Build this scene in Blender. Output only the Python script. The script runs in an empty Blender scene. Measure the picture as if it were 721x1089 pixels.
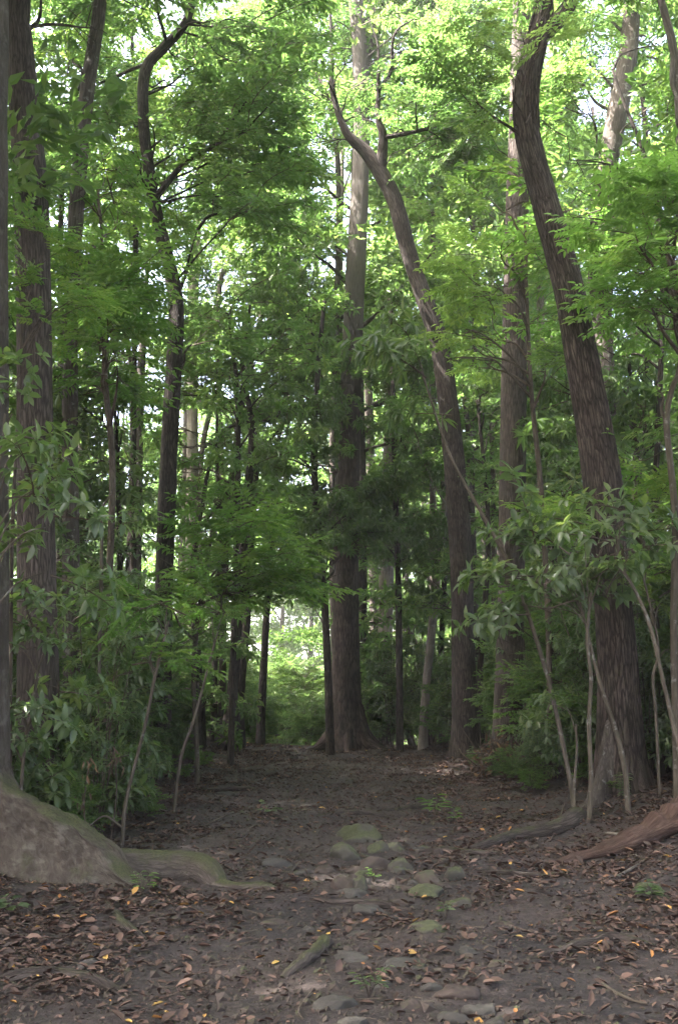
import bpy, math, random
import numpy as np
from mathutils import Vector, Matrix

RS = np.random.default_rng(11)
R = random.Random(5)
SC = bpy.context.scene
COL = SC.collection
pi = math.pi

# ------------------------------------------------------------------ camera
FPX, PW, PH = 1059.0, 721.0, 1089.0
PITCH = math.radians(10.7)
EYE = np.array((0.0, 0.0, 1.6))
CP, SP = math.cos(PITCH), math.sin(PITCH)
cam = bpy.data.cameras.new('camera')
cam.sensor_fit = 'VERTICAL'
cam.sensor_height = 36.0
cam.lens = 36.0 * FPX / PH
cam.clip_end = 2000
cam.dof.use_dof = False
camo = bpy.data.objects.new('camera', cam)
COL.objects.link(camo)
camo.location = EYE
camo.rotation_euler = (pi / 2 + PITCH, 0, 0)
SC.camera = camo


def ray(px, py):
    u = (px - PW / 2) / FPX
    v = (PH / 2 - py) / FPX
    return np.array((u, CP - v * SP, SP + v * CP))


def at(px, py, Y):
    d = ray(px, py)
    return EYE + d * (Y / d[1])


def depth(p):
    return p[1] * CP + (p[2] - 1.6) * SP


def wpx(w, p):                       # pixel width -> radius in metres at p
    return 0.5 * w * depth(p) / FPX


# ------------------------------------------------------------------ noise
def _h(i, j, s):
    n = (i * 374761393 + j * 668265263 + s * 1442695041) & 0xFFFFFFFF
    n = ((n ^ (n >> 13)) * 1274126177) & 0xFFFFFFFF
    return ((n ^ (n >> 16)) & 0xFFFF) / 65535.0


def vn(x, y, s=0):
    x = np.asarray(x, float); y = np.asarray(y, float)
    i = np.floor(x).astype(np.int64); j = np.floor(y).astype(np.int64)
    fx = x - i; fy = y - j
    fx = fx * fx * (3 - 2 * fx); fy = fy * fy * (3 - 2 * fy)
    a = _h(i, j, s); b = _h(i + 1, j, s); c = _h(i, j + 1, s); d = _h(i + 1, j + 1, s)
    return (a * (1 - fx) + b * fx) * (1 - fy) + (c * (1 - fx) + d * fx) * fy


def sm(a, b, x):
    t = np.clip((np.asarray(x, float) - a) / (b - a), 0, 1)
    return t * t * (3 - 2 * t)


def G(x, y):
    x = np.asarray(x, float); y = np.asarray(y, float)
    z = 0.006 * np.clip(y, 0, 31)
    z = z - 0.075 * np.clip(y - 32, 0, 34) * sm(31, 36, y)
    xc = np.where(y > 30, -0.05 * (y - 30), 0)
    z = z + 0.30 * sm(2.4, 5.0, np.abs(x - xc)) + 0.02 * np.clip(np.abs(x) - 5, 0, 30)
    z = z + 0.14 * np.exp(-(((x + 2.9) / 1.3) ** 2 + ((y - 7.6) / 1.8) ** 2))
    z = z + 0.16 * np.exp(-(((x - 4.6) / 1.4) ** 2 + ((y - 11.5) / 2.2) ** 2))
    near = 1 - sm(34, 60, y)
    z = z + near * (0.10 * (vn(x * .8, y * .8, 1) - .5) + 0.055 * (vn(x * 2.3, y * 2.3, 2) - .5)
                    + 0.028 * (vn(x * 6, y * 6, 3) - .5) + 0.014 * (vn(x * 14, y * 14, 4) - .5))
    return z


def g(x, y):
    return float(G(x, y))


def gpx(px, py):                     # pixel -> point on the ground
    d = ray(px, py)
    t0, t = 2.0, 2.0
    while t < 90:
        p = EYE + d * t
        if p[2] < g(p[0], p[1]):
            break
        t0 = t; t += 0.15
    for _ in range(14):
        m = 0.5 * (t0 + t); p = EYE + d * m
        if p[2] < g(p[0], p[1]): t = m
        else: t0 = m
    return EYE + d * t


# ------------------------------------------------------------------ mesh builder
class MB:
    def __init__(self):
        self.v = []; self.nv = 0
        self.loops = []; self.sizes = []; self.mat = []; self.tint = []; self.smooth = []
        self.tco = []

    def add(self, V, F, mat=0, tint=0.5, smooth=False, tco=None):
        V = np.asarray(V, np.float32); n = len(V)
        if n == 0: return
        self.v.append(V)
        self.tco.append(np.asarray(tco, np.float32) if tco is not None else np.zeros((n, 3), np.float32))
        if not isinstance(F, list): F = [F]
        for f in F:
            f = np.asarray(f, np.int32)
            if f.size == 0: continue
            m, k = f.shape
            self.loops.append((f + self.nv).ravel())
            self.sizes.append(np.full(m, k, np.int32))
            self.mat.append(np.full(m, mat, np.int32))
            t = np.asarray(tint, np.float32)
            self.tint.append(np.full(m, float(t), np.float32) if t.ndim == 0 else np.resize(np.repeat(t, max(1, m // max(1, len(t)))), m))
            self.smooth.append(np.full(m, smooth, bool))
        self.nv += n

    def mesh(self, name, mats, origin=(0, 0, 0)):
        me = bpy.data.meshes.new(name)
        V = np.concatenate(self.v) - np.asarray(origin, np.float32)
        L = np.concatenate(self.loops); S = np.concatenate(self.sizes)
        me.vertices.add(len(V)); me.loops.add(len(L)); me.polygons.add(len(S))
        me.vertices.foreach_set('co', V.astype(np.float32).ravel())
        st = np.zeros(len(S), np.int32); st[1:] = np.cumsum(S)[:-1]
        me.polygons.foreach_set('loop_start', st)
        me.loops.foreach_set('vertex_index', L)
        me.polygons.foreach_set('material_index', np.concatenate(self.mat))
        me.polygons.foreach_set('use_smooth', np.concatenate(self.smooth))
        me.update(calc_edges=True)
        a = me.attributes.new('tint', 'FLOAT', 'FACE')
        a.data.foreach_set('value', np.clip(np.concatenate(self.tint), 0, 1))
        T = np.concatenate(self.tco)
        if np.any(T):
            b = me.attributes.new('trunk_co', 'FLOAT_VECTOR', 'POINT')
            b.data.foreach_set('vector', T.ravel())
        for m in mats: me.materials.append(m)
        me.validate()
        return me

    def build(self, name, mats, parent=None, origin=None):
        if origin is None:
            origin = tuple(parent.location) if parent is not None else (0, 0, 0)
        me = self.mesh(name, mats, origin)
        o = bpy.data.objects.new(name, me)
        COL.objects.link(o)
        if parent is not None: o.parent = parent
        else: o.location = origin
        return o


def tag(o, label=None, cat=None, group=None, kind=None):
    if label: o['label'] = label
    if cat: o['category'] = cat
    if group: o['group'] = group
    if kind: o['kind'] = kind
    return o


def empty(name, loc, label, cat, group=None):
    o = bpy.data.objects.new(name, None)
    COL.objects.link(o)
    o.location = [float(c) for c in loc]
    o.empty_display_size = 0.2
    return tag(o, label, cat, group)


def copy_tree(o, loc, rz=0.0, s=1.0, label=None, group=None):
    c = o.copy(); COL.objects.link(c)
    c.location = [float(v) for v in loc]; c.rotation_euler = (0, 0, rz); c.scale = (s, s, s)
    if label: c['label'] = label
    if group: c['group'] = group
    for ch in o.children:
        d = ch.copy(); COL.objects.link(d); d.parent = c
        for q in ch.children:
            e = q.copy(); COL.objects.link(e); e.parent = d
    return c


# ------------------------------------------------------------------ curves and tubes
def catmull(P, n, R_=None):
    P = np.asarray(P, float)
    if len(P) == 2:
        P = np.array([P[0], P[0] * .67 + P[1] * .33, P[0] * .33 + P[1] * .67, P[1]])
        if R_ is not None: R_ = [R_[0], R_[0] * .67 + R_[1] * .33, R_[0] * .33 + R_[1] * .67, R_[1]]
    d = np.r_[0, np.cumsum(np.linalg.norm(np.diff(P, axis=0), axis=1))]
    t = np.linspace(0, d[-1], n)
    Q = np.vstack([2 * P[0] - P[1], P, 2 * P[-1] - P[-2]])
    out = np.zeros((n, 3))
    k = np.clip(np.searchsorted(d, t, side='right') - 1, 0, len(P) - 2)
    u = ((t - d[k]) / np.maximum(d[k + 1] - d[k], 1e-9))[:, None]
    p0, p1, p2, p3 = Q[k], Q[k + 1], Q[k + 2], Q[k + 3]
    out = 0.5 * (2 * p1 + (p2 - p0) * u + (2 * p0 - 5 * p1 + 4 * p2 - p3) * u ** 2 + (3 * p1 - p0 - 3 * p2 + p3) * u ** 3)
    if R_ is None: return out
    return out, np.interp(t, d, np.asarray(R_, float))


def frames(P):
    T = np.gradient(P, axis=0)
    T /= np.linalg.norm(T, axis=1)[:, None] + 1e-9
    a = np.array((1.0, 0, 0)) if abs(T[0][0]) < 0.8 else np.array((0, 1.0, 0))
    N = np.zeros_like(P); n = a - T[0] * (a @ T[0]); n /= np.linalg.norm(n); N[0] = n
    for i in range(1, len(P)):
        n = n - T[i] * (n @ T[i]); n /= np.linalg.norm(n) + 1e-9; N[i] = n
    return T, N, np.cross(T, N)


def tube(P, rad, sides=8, rough=0.0, seed=0, flare=None, cap=True):
    """flare: (extra, height, lobes, phase) widening at the start of the path."""
    P = np.asarray(P, float); rad = np.asarray(rad, float)
    n = len(P)
    T, N, B = frames(P)
    s = np.r_[0, np.cumsum(np.linalg.norm(np.diff(P, axis=0), axis=1))]
    th = np.linspace(0, 2 * pi, sides, endpoint=False)
    TH, S = np.meshgrid(th, s)
    k = np.ones_like(TH)
    if rough:
        c, d = np.cos(TH), np.sin(TH)
        k += rough * 2 * (vn(c * 2.2 + 7 + seed, S * 0.55 + d * 2.2, seed) - .5)
        k += rough * 1.3 * (vn(c * 5 + seed * 3, d * 5 + S * .35, seed + 9) - .5)
        k += rough * .9 * (vn(c * 3 + S * 2.1, d * 3 + 4 - S * 1.3, seed + 5) - .5)
    if flare:
        ex, hh, lobes, ph = flare
        f = np.exp(-S / hh)
        lob = 0.5 + 0.5 * np.cos(lobes * TH + ph + 0.6 * np.sin(TH * 2 + ph))
        k += ex * f * (0.35 + 0.65 * lob ** 1.5)
    r = rad[:, None] * k
    V = P[:, None, :] + r[..., None] * (np.cos(TH)[..., None] * N[:, None, :] + np.sin(TH)[..., None] * B[:, None, :])
    tco = np.stack([np.cos(TH) * rad.mean(), np.sin(TH) * rad.mean(), S], -1)
    i = np.arange(n - 1)[:, None] * sides; j = np.arange(sides)[None, :]; j2 = (j + 1) % sides
    F = np.stack([i + j, i + j2, i + sides + j2, i + sides + j], -1).reshape(-1, 4)
    V = V.reshape(-1, 3); tco = tco.reshape(-1, 3)
    Fs = [F]
    if cap:
        V = np.vstack([V, P[-1:]]); tco = np.vstack([tco, [[0, 0, s[-1]]]])
        jj = np.arange(sides); b = (n - 1) * sides
        Fs.append(np.stack([b + jj, b + (jj + 1) % sides, np.full(sides, n * sides)], -1))
    return V, Fs, tco


def addtube(mb, P, rad, sides=8, mat=0, tint=.5, **kw):
    V, F, t = tube(P, rad, sides, **kw)
    off = RS.random(3) * 20
    mb.add(V, F, mat, tint, True, t + off)


# ------------------------------------------------------------------ leaves
def leaf_mesh(P, D, N, L, W, hi=False, fold=.18, droop=.15):
    P, D, N = (np.asarray(a, float) for a in (P, D, N))
    n = len(P)
    D = D / (np.linalg.norm(D, axis=1)[:, None] + 1e-9)
    N = N - D * np.sum(N * D, 1)[:, None]
    N = N / (np.linalg.norm(N, axis=1)[:, None] + 1e-9)
    B = np.cross(N, D)
    if not hi:
        X = np.array([0, .46, 1, .46]); Yv = np.array([0, -.5, 0, .5]); Z = np.array([0, fold * .4, -droop, fold * .4])
        F0 = [np.array([[0, 1, 2], [0, 2, 3]])]
    else:
        X = np.array([0, .34, .70, 1, .30, .68, .30, .68]); Yv = np.array([0, 0, 0, 0, -.48, -.40, .48, .40])
        Z = np.array([0, -.12 * droop, -.5 * droop, -droop, fold * .4, fold * .34 - .45 * droop, fold * .4, fold * .34 - .45 * droop])
        F0 = [np.array([[0, 4, 1], [0, 1, 6], [2, 5, 3], [2, 3, 7]]), np.array([[1, 4, 5, 2], [1, 2, 7, 6]])]
    k = len(X)
    V = P[:, None, :] + (L[:, None] * X)[..., None] * D[:, None, :] + (W[:, None] * Yv)[..., None] * B[:, None, :] \
        + (L[:, None] * Z)[..., None] * N[:, None, :]
    Fs = [(f[None] + (np.arange(n) * k)[:, None, None]).reshape(-1, f.shape[1]) for f in F0]
    return V.reshape(-1, 3), Fs


def rot_axis(v, ax, a):
    c, s = math.cos(a), math.sin(a)
    return v * c + np.cross(ax, v) * s + ax * (ax @ v) * (1 - c)


def nrm(v):
    v = np.asarray(v, float)
    return v / (np.linalg.norm(v) + 1e-9)


class Leaves:
    def __init__(self): self.P = []; self.D = []; self.N = []; self.L = []; self.W = []; self.t = []

    def add(self, p, d, n, l, w, t): self.P.append(p); self.D.append(d); self.N.append(n); self.L.append(l); self.W.append(w); self.t.append(t)

    def mesh(self, mb, hi=False, fold=.18, droop=.15, mat=0):
        if not self.P: return
        V, F = leaf_mesh(self.P, self.D, self.N, np.array(self.L), np.array(self.W), hi, fold, droop)
        t = np.array(self.t, np.float32)
        if not hi:
            mb.add(V, F, mat, np.repeat(t, 2))
        else:
            mb.v.append(V.astype(np.float32)); mb.tco.append(np.zeros((len(V), 3), np.float32))
            for f, r in zip(F, (4, 2)):
                m, k = f.shape
                mb.loops.append((f + mb.nv).ravel().astype(np.int32)); mb.sizes.append(np.full(m, k, np.int32))
                mb.mat.append(np.full(m, mat, np.int32)); mb.tint.append(np.repeat(t, r)); mb.smooth.append(np.full(m, True))
            mb.nv += len(V)


UP = np.array((0, 0, 1.0))


def jit(s): return RS.normal(0, s, 3)


def bough(kind, hi=False, size=1.0):
    """A leafy branchlet along +X from the origin, about 1.5 m long: leaves (material 0) and twigs (material 1)."""
    mb = MB(); lv = Leaves()
    if kind == 'fine':
        Lm, nt, tl = 1.6, 16, .62
    elif kind == 'compound':
        Lm, nt, tl = 1.2, 7, .40
    elif kind == 'mango':
        Lm, nt, tl = 1.2, 11, .45
    elif kind == 'broad':
        Lm, nt, tl = 1.0, 8, .40
    else:
        Lm, nt, tl = 2.2, 16, .9
    n = 7
    xs = np.linspace(0, Lm, n)
    dr = R.uniform(.08, .22)
    P = np.stack([xs, .12 * np.sin(xs * R.uniform(1, 3) + R.random() * 6), .10 * np.sin(xs * 1.5) - dr * xs ** 2 * .5], -1)
    if kind != 'far':
        addtube(mb, P, np.linspace(.016, .004, n), 3, 1, .5, cap=False)
    for i in range(nt):
        f = .12 + .88 * (i + R.random() * .6) / nt
        x = f * Lm
        p = np.array([np.interp(x, xs, P[:, 0]), np.interp(x, xs, P[:, 1]), np.interp(x, xs, P[:, 2])])
        side = 1 if i % 2 else -1
        a = side * R.uniform(.5, 1.15) * (1.0 if f < .93 else .25)
        d = np.array((math.cos(a), math.sin(a), R.uniform(-.35, .4)))
        if kind in ('mango', 'broad', 'far'): d[2] += R.uniform(-.3, .7)
        d = nrm(d)
        tlen = tl * (1.15 - .65 * f) * R.uniform(.7, 1.3)
        e = p + d * tlen + np.array((0, 0, -.12 * tlen))
        tw = np.array([p, p * .5 + e * .5 + np.array((0, 0, .03 * tlen)), e])
        if kind != 'far':
            addtube(mb, tw, np.array([.006, .004, .002]), 3, 1, .5, cap=False)
        bt = R.gauss(.5, .13)
        if kind == 'fine':
            m = int(5 + 10 * tlen)
            for j in range(m):
                q = (j + .8) / m
                c = p + (e - p) * q
                sd = 1 if j % 2 else -1
                dd = nrm(d + sd * .95 * nrm(np.cross(UP, d)) + np.array((0, 0, -.25)) + jit(.28))
                lv.add(c, dd, UP + jit(.38), R.uniform(.13, .225) * size, R.uniform(.060, .095) * size, bt + R.gauss(0, .13))
        elif kind == 'compound':
            for j in range(2):                      # pinnate leaves
                q = .45 + .55 * j
                c = p + (e - p) * q
                dd = nrm(d + (.7 if j == 0 else 0) * (1 if R.random() > .5 else -1) * np.cross(UP, d) + jit(.15) + np.array((0, 0, -.12)))
                rl = R.uniform(.40, .58) * size
                sdv = nrm(np.cross(UP, dd)); nn = nrm(UP + jit(.16))
                for k in range(5):
                    s = (k + .9) / 5.2
                    b = c + dd * rl * s + np.array((0, 0, -.14 * rl * s * s))
                    for sd in (1, -1):
                        l = (.215 - .08 * abs(s - .55)) * size * R.uniform(.85, 1.1)
                        lv.add(b, nrm(dd * .62 + sd * sdv + np.array((0, 0, -.16)) + jit(.09)), nn + jit(.10), l, l * .36, bt + R.gauss(0, .07))
                lv.add(c + dd * rl, dd, nn, .19 * size, .068 * size, bt)
        elif kind in ('mango', 'broad'):
            m = R.randint(8, 12) if kind == 'mango' else R.randint(5, 8)
            ph = R.random() * 6
            ax = nrm(d + np.array((0, 0, .25)))
            u = nrm(np.cross(ax, (0.3, .1, 1))); w = np.cross(ax, u)
            for j in range(m):
                aa = ph + j * 2.4
                o = .25 + .85 * (j / m)
                dd = nrm(u * math.cos(aa) + w * math.sin(aa) + ax * (1.0 - o) + np.array((0, 0, -.45 if kind == 'mango' else -.22)) + jit(.12))
                if kind == 'mango': l = R.uniform(.20, .32) * size; wd = l * R.uniform(.20, .27)
                else: l = R.uniform(.15, .26) * size; wd = l * R.uniform(.36, .46)
                lv.add(e - ax * .05 * (j / m), dd, UP * 1.0 + ax * .4 + jit(.22), l, wd, bt + R.gauss(0, .10))
        else:
            m = 9
            for j in range(m):
                c = p + (e - p) * ((j + .5) / m) + jit(.10)
                lv.add(c, nrm(d + jit(.7) + np.array((0, 0, -.2))), UP + jit(.5), R.uniform(.22, .36) * size, R.uniform(.10, .17) * size, bt + R.gauss(0, .14))
    lv.mesh(mb, hi, droop=.28 if kind in ('mango', 'broad') else .15)
    V = np.concatenate(mb.v)
    return dict(V=V, loops=np.concatenate(mb.loops), sizes=np.concatenate(mb.sizes), mat=np.concatenate(mb.mat),
                tint=np.concatenate(mb.tint), smooth=np.concatenate(mb.smooth), L=Lm)


BOUGH = {}
for k_, c_ in (('fine', 6), ('compound', 6), ('mango', 5), ('broad', 5), ('far', 5)):
    BOUGH[k_] = [bough(k_) for _ in range(c_)]
BOUGH['broad_hi'] = [bough('broad', True) for _ in range(4)]
BOUGH['compound_hi'] = [bough('compound', True) for _ in range(4)]
BOUGH['mango_hi'] = [bough('mango', True) for _ in range(3)]


CLEAR = [   # (distance, half width px, share of boughs pruned, [(px, py), ...])
    (21, 17, .95, [(174, 640), (175, 600), (180, 480), (186, 380), (188, 325), (180, 280), (168, 235)]), (21, 12, .8, [(160, 190), (153, 130), (155, 75), (190, 30)]),
    (17, 13, .75, [(76, 520), (75, 450), (76, 330)]), (17, 14, .9, [(82, 220), (90, 120), (100, 50), (107, 0)]),
    (30, 20, .95, [(368, 700), (368, 610)]), (30, 17, .62, [(372, 490), (373, 420), (376, 330), (380, 250), (383, 165)]), (30, 14, .7, [(384, 60), (381, 30), (378, -10)]),
    (25, 22, .95, [(495, 760), (493, 700), (490, 600), (484, 500), (476, 420)]), (25, 20, .75, [(462, 345), (448, 310), (432, 260), (420, 215), (405, 185), (388, 160)]),
    (21, 18, .8, [(541, 720), (543, 640), (545, 500), (547, 400), (549, 350)]), (21, 18, .6, [(549, 300), (551, 160)]),
    (14.5, 26, .9, [(660, 800), (656, 700), (650, 620)]), (14.5, 26, .82, [(638, 500), (629, 440), (618, 380), (605, 310), (592, 260), (580, 215), (567, 170), (559, 130)]),
    (23, 14, .8, [(641, 380), (638, 320)]), (23, 16, .9, [(642, 190), (648, 165), (658, 110), (666, 70)]),
    (13, 24, .8, [(42, 780), (40, 650), (38, 500), (37, 380)]), (13, 26, .9, [(35, 230), (33, 200), (27, 120), (22, 20)]),
    (25, 18, .7, [(478, 430), (462, 345)]),
    (25, 14, .85, [(388, 160), (371, 145), (360, 120), (353, 90)]),
    (42, 30, .95, [(300, 785), (300, 670)])]
PRUNE = [True]


def seg_dist(px, py, a, b):
    vx, vy = b[0] - a[0], b[1] - a[1]
    t = max(0, min(1, ((px - a[0]) * vx + (py - a[1]) * vy) / (vx * vx + vy * vy + 1e-9)))
    return math.hypot(px - a[0] - t * vx, py - a[1] - t * vy)


def in_the_way(p, d, L):
    for f in (.35, .8):
        q = np.asarray(p) + d * L * f - EYE
        z = q[1] * CP + q[2] * SP
        if z < 1: continue
        px = PW / 2 + FPX * q[0] / z; py = PH / 2 - FPX * (-q[1] * SP + q[2] * CP) / z
        if not (-60 < px < 780 and -60 < py < 1000): continue
        for Y, hw, pr, pl in CLEAR:
            if q[1] > Y - .25: continue
            if any(seg_dist(px, py, a, b) < hw + .16 * FPX * L / z for a, b in zip(pl[:-1], pl[1:])):
                if R.random() < pr: return True
    return False


def put_bough(mb, kind, p, d, s=1.0, dt=0.0, up=None):
    b = BOUGH[kind][R.randrange(len(BOUGH[kind]))]
    d = nrm(d)
    if PRUNE[0] and in_the_way(p, d, b['L'] * s): return
    u = nrm((UP if up is None else up) + jit(.15))
    y = nrm(np.cross(u, d)); z = np.cross(d, y)
    if R.random() < .5: pass
    M = np.stack([d, y * (1 if R.random() < .5 else 1), z], 0)
    V = b['V'] @ (M * s) + np.asarray(p)
    mb.v.append(V.astype(np.float32)); mb.tco.append(np.zeros((len(V), 3), np.float32))
    mb.loops.append(b['loops'] + mb.nv); mb.sizes.append(b['sizes']); mb.mat.append(b['mat'])
    mb.tint.append(np.clip(b['tint'] + dt, 0, 1)); mb.smooth.append(b['smooth'])
    mb.nv += len(V)


# ------------------------------------------------------------------ materials
def newmat(name):
    m = bpy.data.materials.new(name); m.use_nodes = True
    nt = m.node_tree; nt.nodes.clear()
    return m, nt.nodes, nt.links


def ramp(N, stops, interp='LINEAR'):
    r = N.new('ShaderNodeValToRGB'); r.color_ramp.interpolation = interp
    e = r.color_ramp.elements
    e[0].position, e[0].color = stops[0][0], (*stops[0][1], 1)
    e[1].position, e[1].color = stops[-1][0], (*stops[-1][1], 1)
    for p, c in stops[1:-1]:
        q = e.new(p); q.color = (*c, 1)
    return r


def leaf_mat(name, refl, trans, rough=.42, spec=.45, tr=.45):
    m, N, K = newmat(name)
    out = N.new('ShaderNodeOutputMaterial')
    a = N.new('ShaderNodeAttribute'); a.attribute_name = 'tint'
    r1 = ramp(N, refl); r2 = ramp(N, trans)
    K.new(a.outputs['Fac'], r1.inputs[0]); K.new(a.outputs['Fac'], r2.inputs[0])
    b = N.new('ShaderNodeBsdfPrincipled')
    b.inputs['Roughness'].default_value = rough
    b.inputs['Specular IOR Level'].default_value = spec
    K.new(r1.outputs[0], b.inputs['Base Color'])
    t = N.new('ShaderNodeBsdfTranslucent'); K.new(r2.outputs[0], t.inputs['Color'])
    mx = N.new('ShaderNodeMixShader'); mx.inputs[0].default_value = tr
    K.new(b.outputs[0], mx.inputs[1]); K.new(t.outputs[0], mx.inputs[2])
    K.new(mx.outputs[0], out.inputs['Surface'])
    return m


M = {}
M['fine'] = leaf_mat('leaf_green', [(0, (.038, .066, .022)), (.5, (.064, .106, .030)), (1, (.110, .150, .038))],
                     [(0, (.10, .21, .05)), (.5, (.16, .30, .07)), (1, (.27, .40, .09))], tr=.48)
M['compound'] = leaf_mat('leaf_fresh_green', [(0, (.038, .074, .020)), (.5, (.060, .112, .026)), (1, (.105, .150, .034))],
                         [(0, (.11, .25, .04)), (.5, (.18, .36, .06)), (1, (.31, .45, .08))])
M['lime'] = leaf_mat('leaf_lime_green', [(0, (.052, .095, .022)), (.5, (.076, .132, .028)), (1, (.11, .165, .036))],
                     [(0, (.15, .29, .05)), (.5, (.22, .38, .07)), (1, (.32, .46, .09))], tr=.48)
M['mango'] = leaf_mat('leaf_dark_glossy', [(0, (.030, .050, .024)), (.5, (.046, .074, .030)), (1, (.078, .110, .036))],
                      [(0, (.09, .18, .035)), (.5, (.14, .26, .05)), (1, (.25, .37, .07))], rough=.34, spec=.55, tr=.42)
M['broad'] = leaf_mat('leaf_broad_glossy', [(0, (.044, .068, .038)), (.5, (.068, .100, .050)), (1, (.110, .142, .056))],
                      [(0, (.10, .19, .04)), (.5, (.16, .28, .06)), (1, (.28, .38, .08))], rough=.33, spec=.6, tr=.42)
M['far'] = leaf_mat('leaf_sunny_green', [(0, (.044, .078, .024)), (.5, (.070, .115, .030)), (1, (.112, .150, .040))],
                    [(0, (.11, .22, .05)), (.5, (.18, .31, .07)), (1, (.29, .40, .10))], tr=.48)
M['dry'] = leaf_mat('leaf_dry', [(0, (.05, .033, .026)), (.5, (.12, .078, .055)), (1, (.26, .15, .07))],
                    [(0, (.05, .03, .02)), (.5, (.10, .06, .03)), (1, (.25, .12, .04))], rough=.6, spec=.25, tr=.2)


def bark_mat(name, c0, c1, c2, streak=9.0, lichen=0.0, moss=0.0, bump=.5, lichen_col=(.26, .25, .235), upper=None, along=.15, crack=.6):
    m, N, K = newmat(name)
    out = N.new('ShaderNodeOutputMaterial')
    b = N.new('ShaderNodeBsdfPrincipled'); b.inputs['Roughness'].default_value = .85; b.inputs['Specular IOR Level'].default_value = .2
    at_ = N.new('ShaderNodeAttribute'); at_.attribute_name = 'trunk_co'
    mp = N.new('ShaderNodeMapping'); mp.inputs['Scale'].default_value = (streak * 2.6, streak * 2.6, streak * along * 1.7)
    K.new(at_.outputs['Vector'], mp.inputs['Vector'])
    n1 = N.new('ShaderNodeTexNoise'); n1.inputs['Scale'].default_value = 1.3; n1.inputs['Detail'].default_value = 6; n1.inputs['Roughness'].default_value = .68
    n1.inputs['Distortion'].default_value = .6
    K.new(mp.outputs[0], n1.inputs['Vector'])
    n2 = N.new('ShaderNodeTexNoise'); n2.inputs['Scale'].default_value = 2.2; n2.inputs['Detail'].default_value = 4
    K.new(at_.outputs['Vector'], n2.inputs['Vector'])
    vo = N.new('ShaderNodeTexVoronoi'); vo.feature = 'DISTANCE_TO_EDGE'; vo.inputs['Scale'].default_value = 1.25
    wp = N.new('ShaderNodeMix'); wp.data_type = 'VECTOR'; wp.inputs[0].default_value = .16
    K.new(mp.outputs[0], wp.inputs[4]); K.new(n1.outputs['Color'], wp.inputs[5])
    va = N.new('ShaderNodeVectorMath'); va.operation = 'MULTIPLY_ADD'; va.inputs[1].default_value = (.9, .9, .9)
    K.new(n1.outputs['Color'], va.inputs[0]); K.new(mp.outputs[0], va.inputs[2]); K.new(va.outputs[0], vo.inputs['Vector'])
    ck = N.new('ShaderNodeMapRange'); ck.inputs[1].default_value = .0; ck.inputs[2].default_value = .16; ck.inputs[3].default_value = 1 - crack; ck.inputs[4].default_value = 1.0
    K.new(vo.outputs['Distance'], ck.inputs[0])
    hm = N.new('ShaderNodeMath'); hm.operation = 'MULTIPLY'; K.new(n1.outputs[0], hm.inputs[0]); K.new(ck.outputs[0], hm.inputs[1])
    r = ramp(N, [(.18, c0), (.46, c1), (.66, c2)])
    K.new(hm.outputs[0], r.inputs[0])
    hs = N.new('ShaderNodeMix'); hs.data_type = 'RGBA'; hs.blend_type = 'MULTIPLY'; hs.inputs[0].default_value = .75
    rr = ramp(N, [(.3, (.55, .52, .52)), (.7, (1.25, 1.22, 1.2))])
    K.new(n2.outputs[0], rr.inputs[0])
    K.new(r.outputs[0], hs.inputs[6]); K.new(rr.outputs[0], hs.inputs[7])
    col = hs.outputs[2]
    if upper:
        gp = N.new('ShaderNodeNewGeometry'); sz = N.new('ShaderNodeSeparateXYZ'); K.new(gp.outputs['Position'], sz.inputs[0])
        wv = N.new('ShaderNodeMath'); wv.operation = 'MULTIPLY_ADD'; wv.inputs[1].default_value = 3.0
        K.new(n2.outputs[0], wv.inputs[0]); K.new(sz.outputs[2], wv.inputs[2])
        mr = N.new('ShaderNodeMapRange'); mr.inputs[1].default_value = upper[0] + 1.5; mr.inputs[2].default_value = upper[1] + 1.5
        K.new(wv.outputs[0], mr.inputs[0])
        m2 = N.new('ShaderNodeMix'); m2.data_type = 'RGBA'; m2.blend_type = 'MULTIPLY'; m2.inputs[0].default_value = .8
        m2.inputs[6].default_value = (*[c * 1.3 for c in upper[2]], 1)
        r5 = ramp(N, [(.3, (.45, .45, .45)), (.7, (1.15, 1.15, 1.15))]); K.new(n1.outputs[0], r5.inputs[0]); K.new(r5.outputs[0], m2.inputs[7])
        mu = N.new('ShaderNodeMix'); mu.data_type = 'RGBA'
        K.new(mr.outputs[0], mu.inputs[0]); K.new(col, mu.inputs[6]); K.new(m2.outputs[2], mu.inputs[7]); col = mu.outputs[2]
    if lichen:
        n3 = N.new('ShaderNodeTexNoise'); n3.inputs['Scale'].default_value = 7.5; n3.inputs['Detail'].default_value = 5; n3.inputs['Roughness'].default_value = .6
        K.new(at_.outputs['Vector'], n3.inputs['Vector'])
        rl = ramp(N, [(.60 - .05 * lichen, (0, 0, 0)), (.68 - .03 * lichen, (1, 1, 1))])
        K.new(n3.outputs[0], rl.inputs[0])
        ml = N.new('ShaderNodeMath'); ml.operation = 'MULTIPLY'; ml.inputs[1].default_value = .6
        K.new(rl.outputs[0], ml.inputs[0])
        mx = N.new('ShaderNodeMix'); mx.data_type = 'RGBA'
        mx.inputs[7].default_value = (*lichen_col, 1)
        K.new(ml.outputs[0], mx.inputs[0]); K.new(col, mx.inputs[6]); col = mx.outputs[2]
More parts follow.
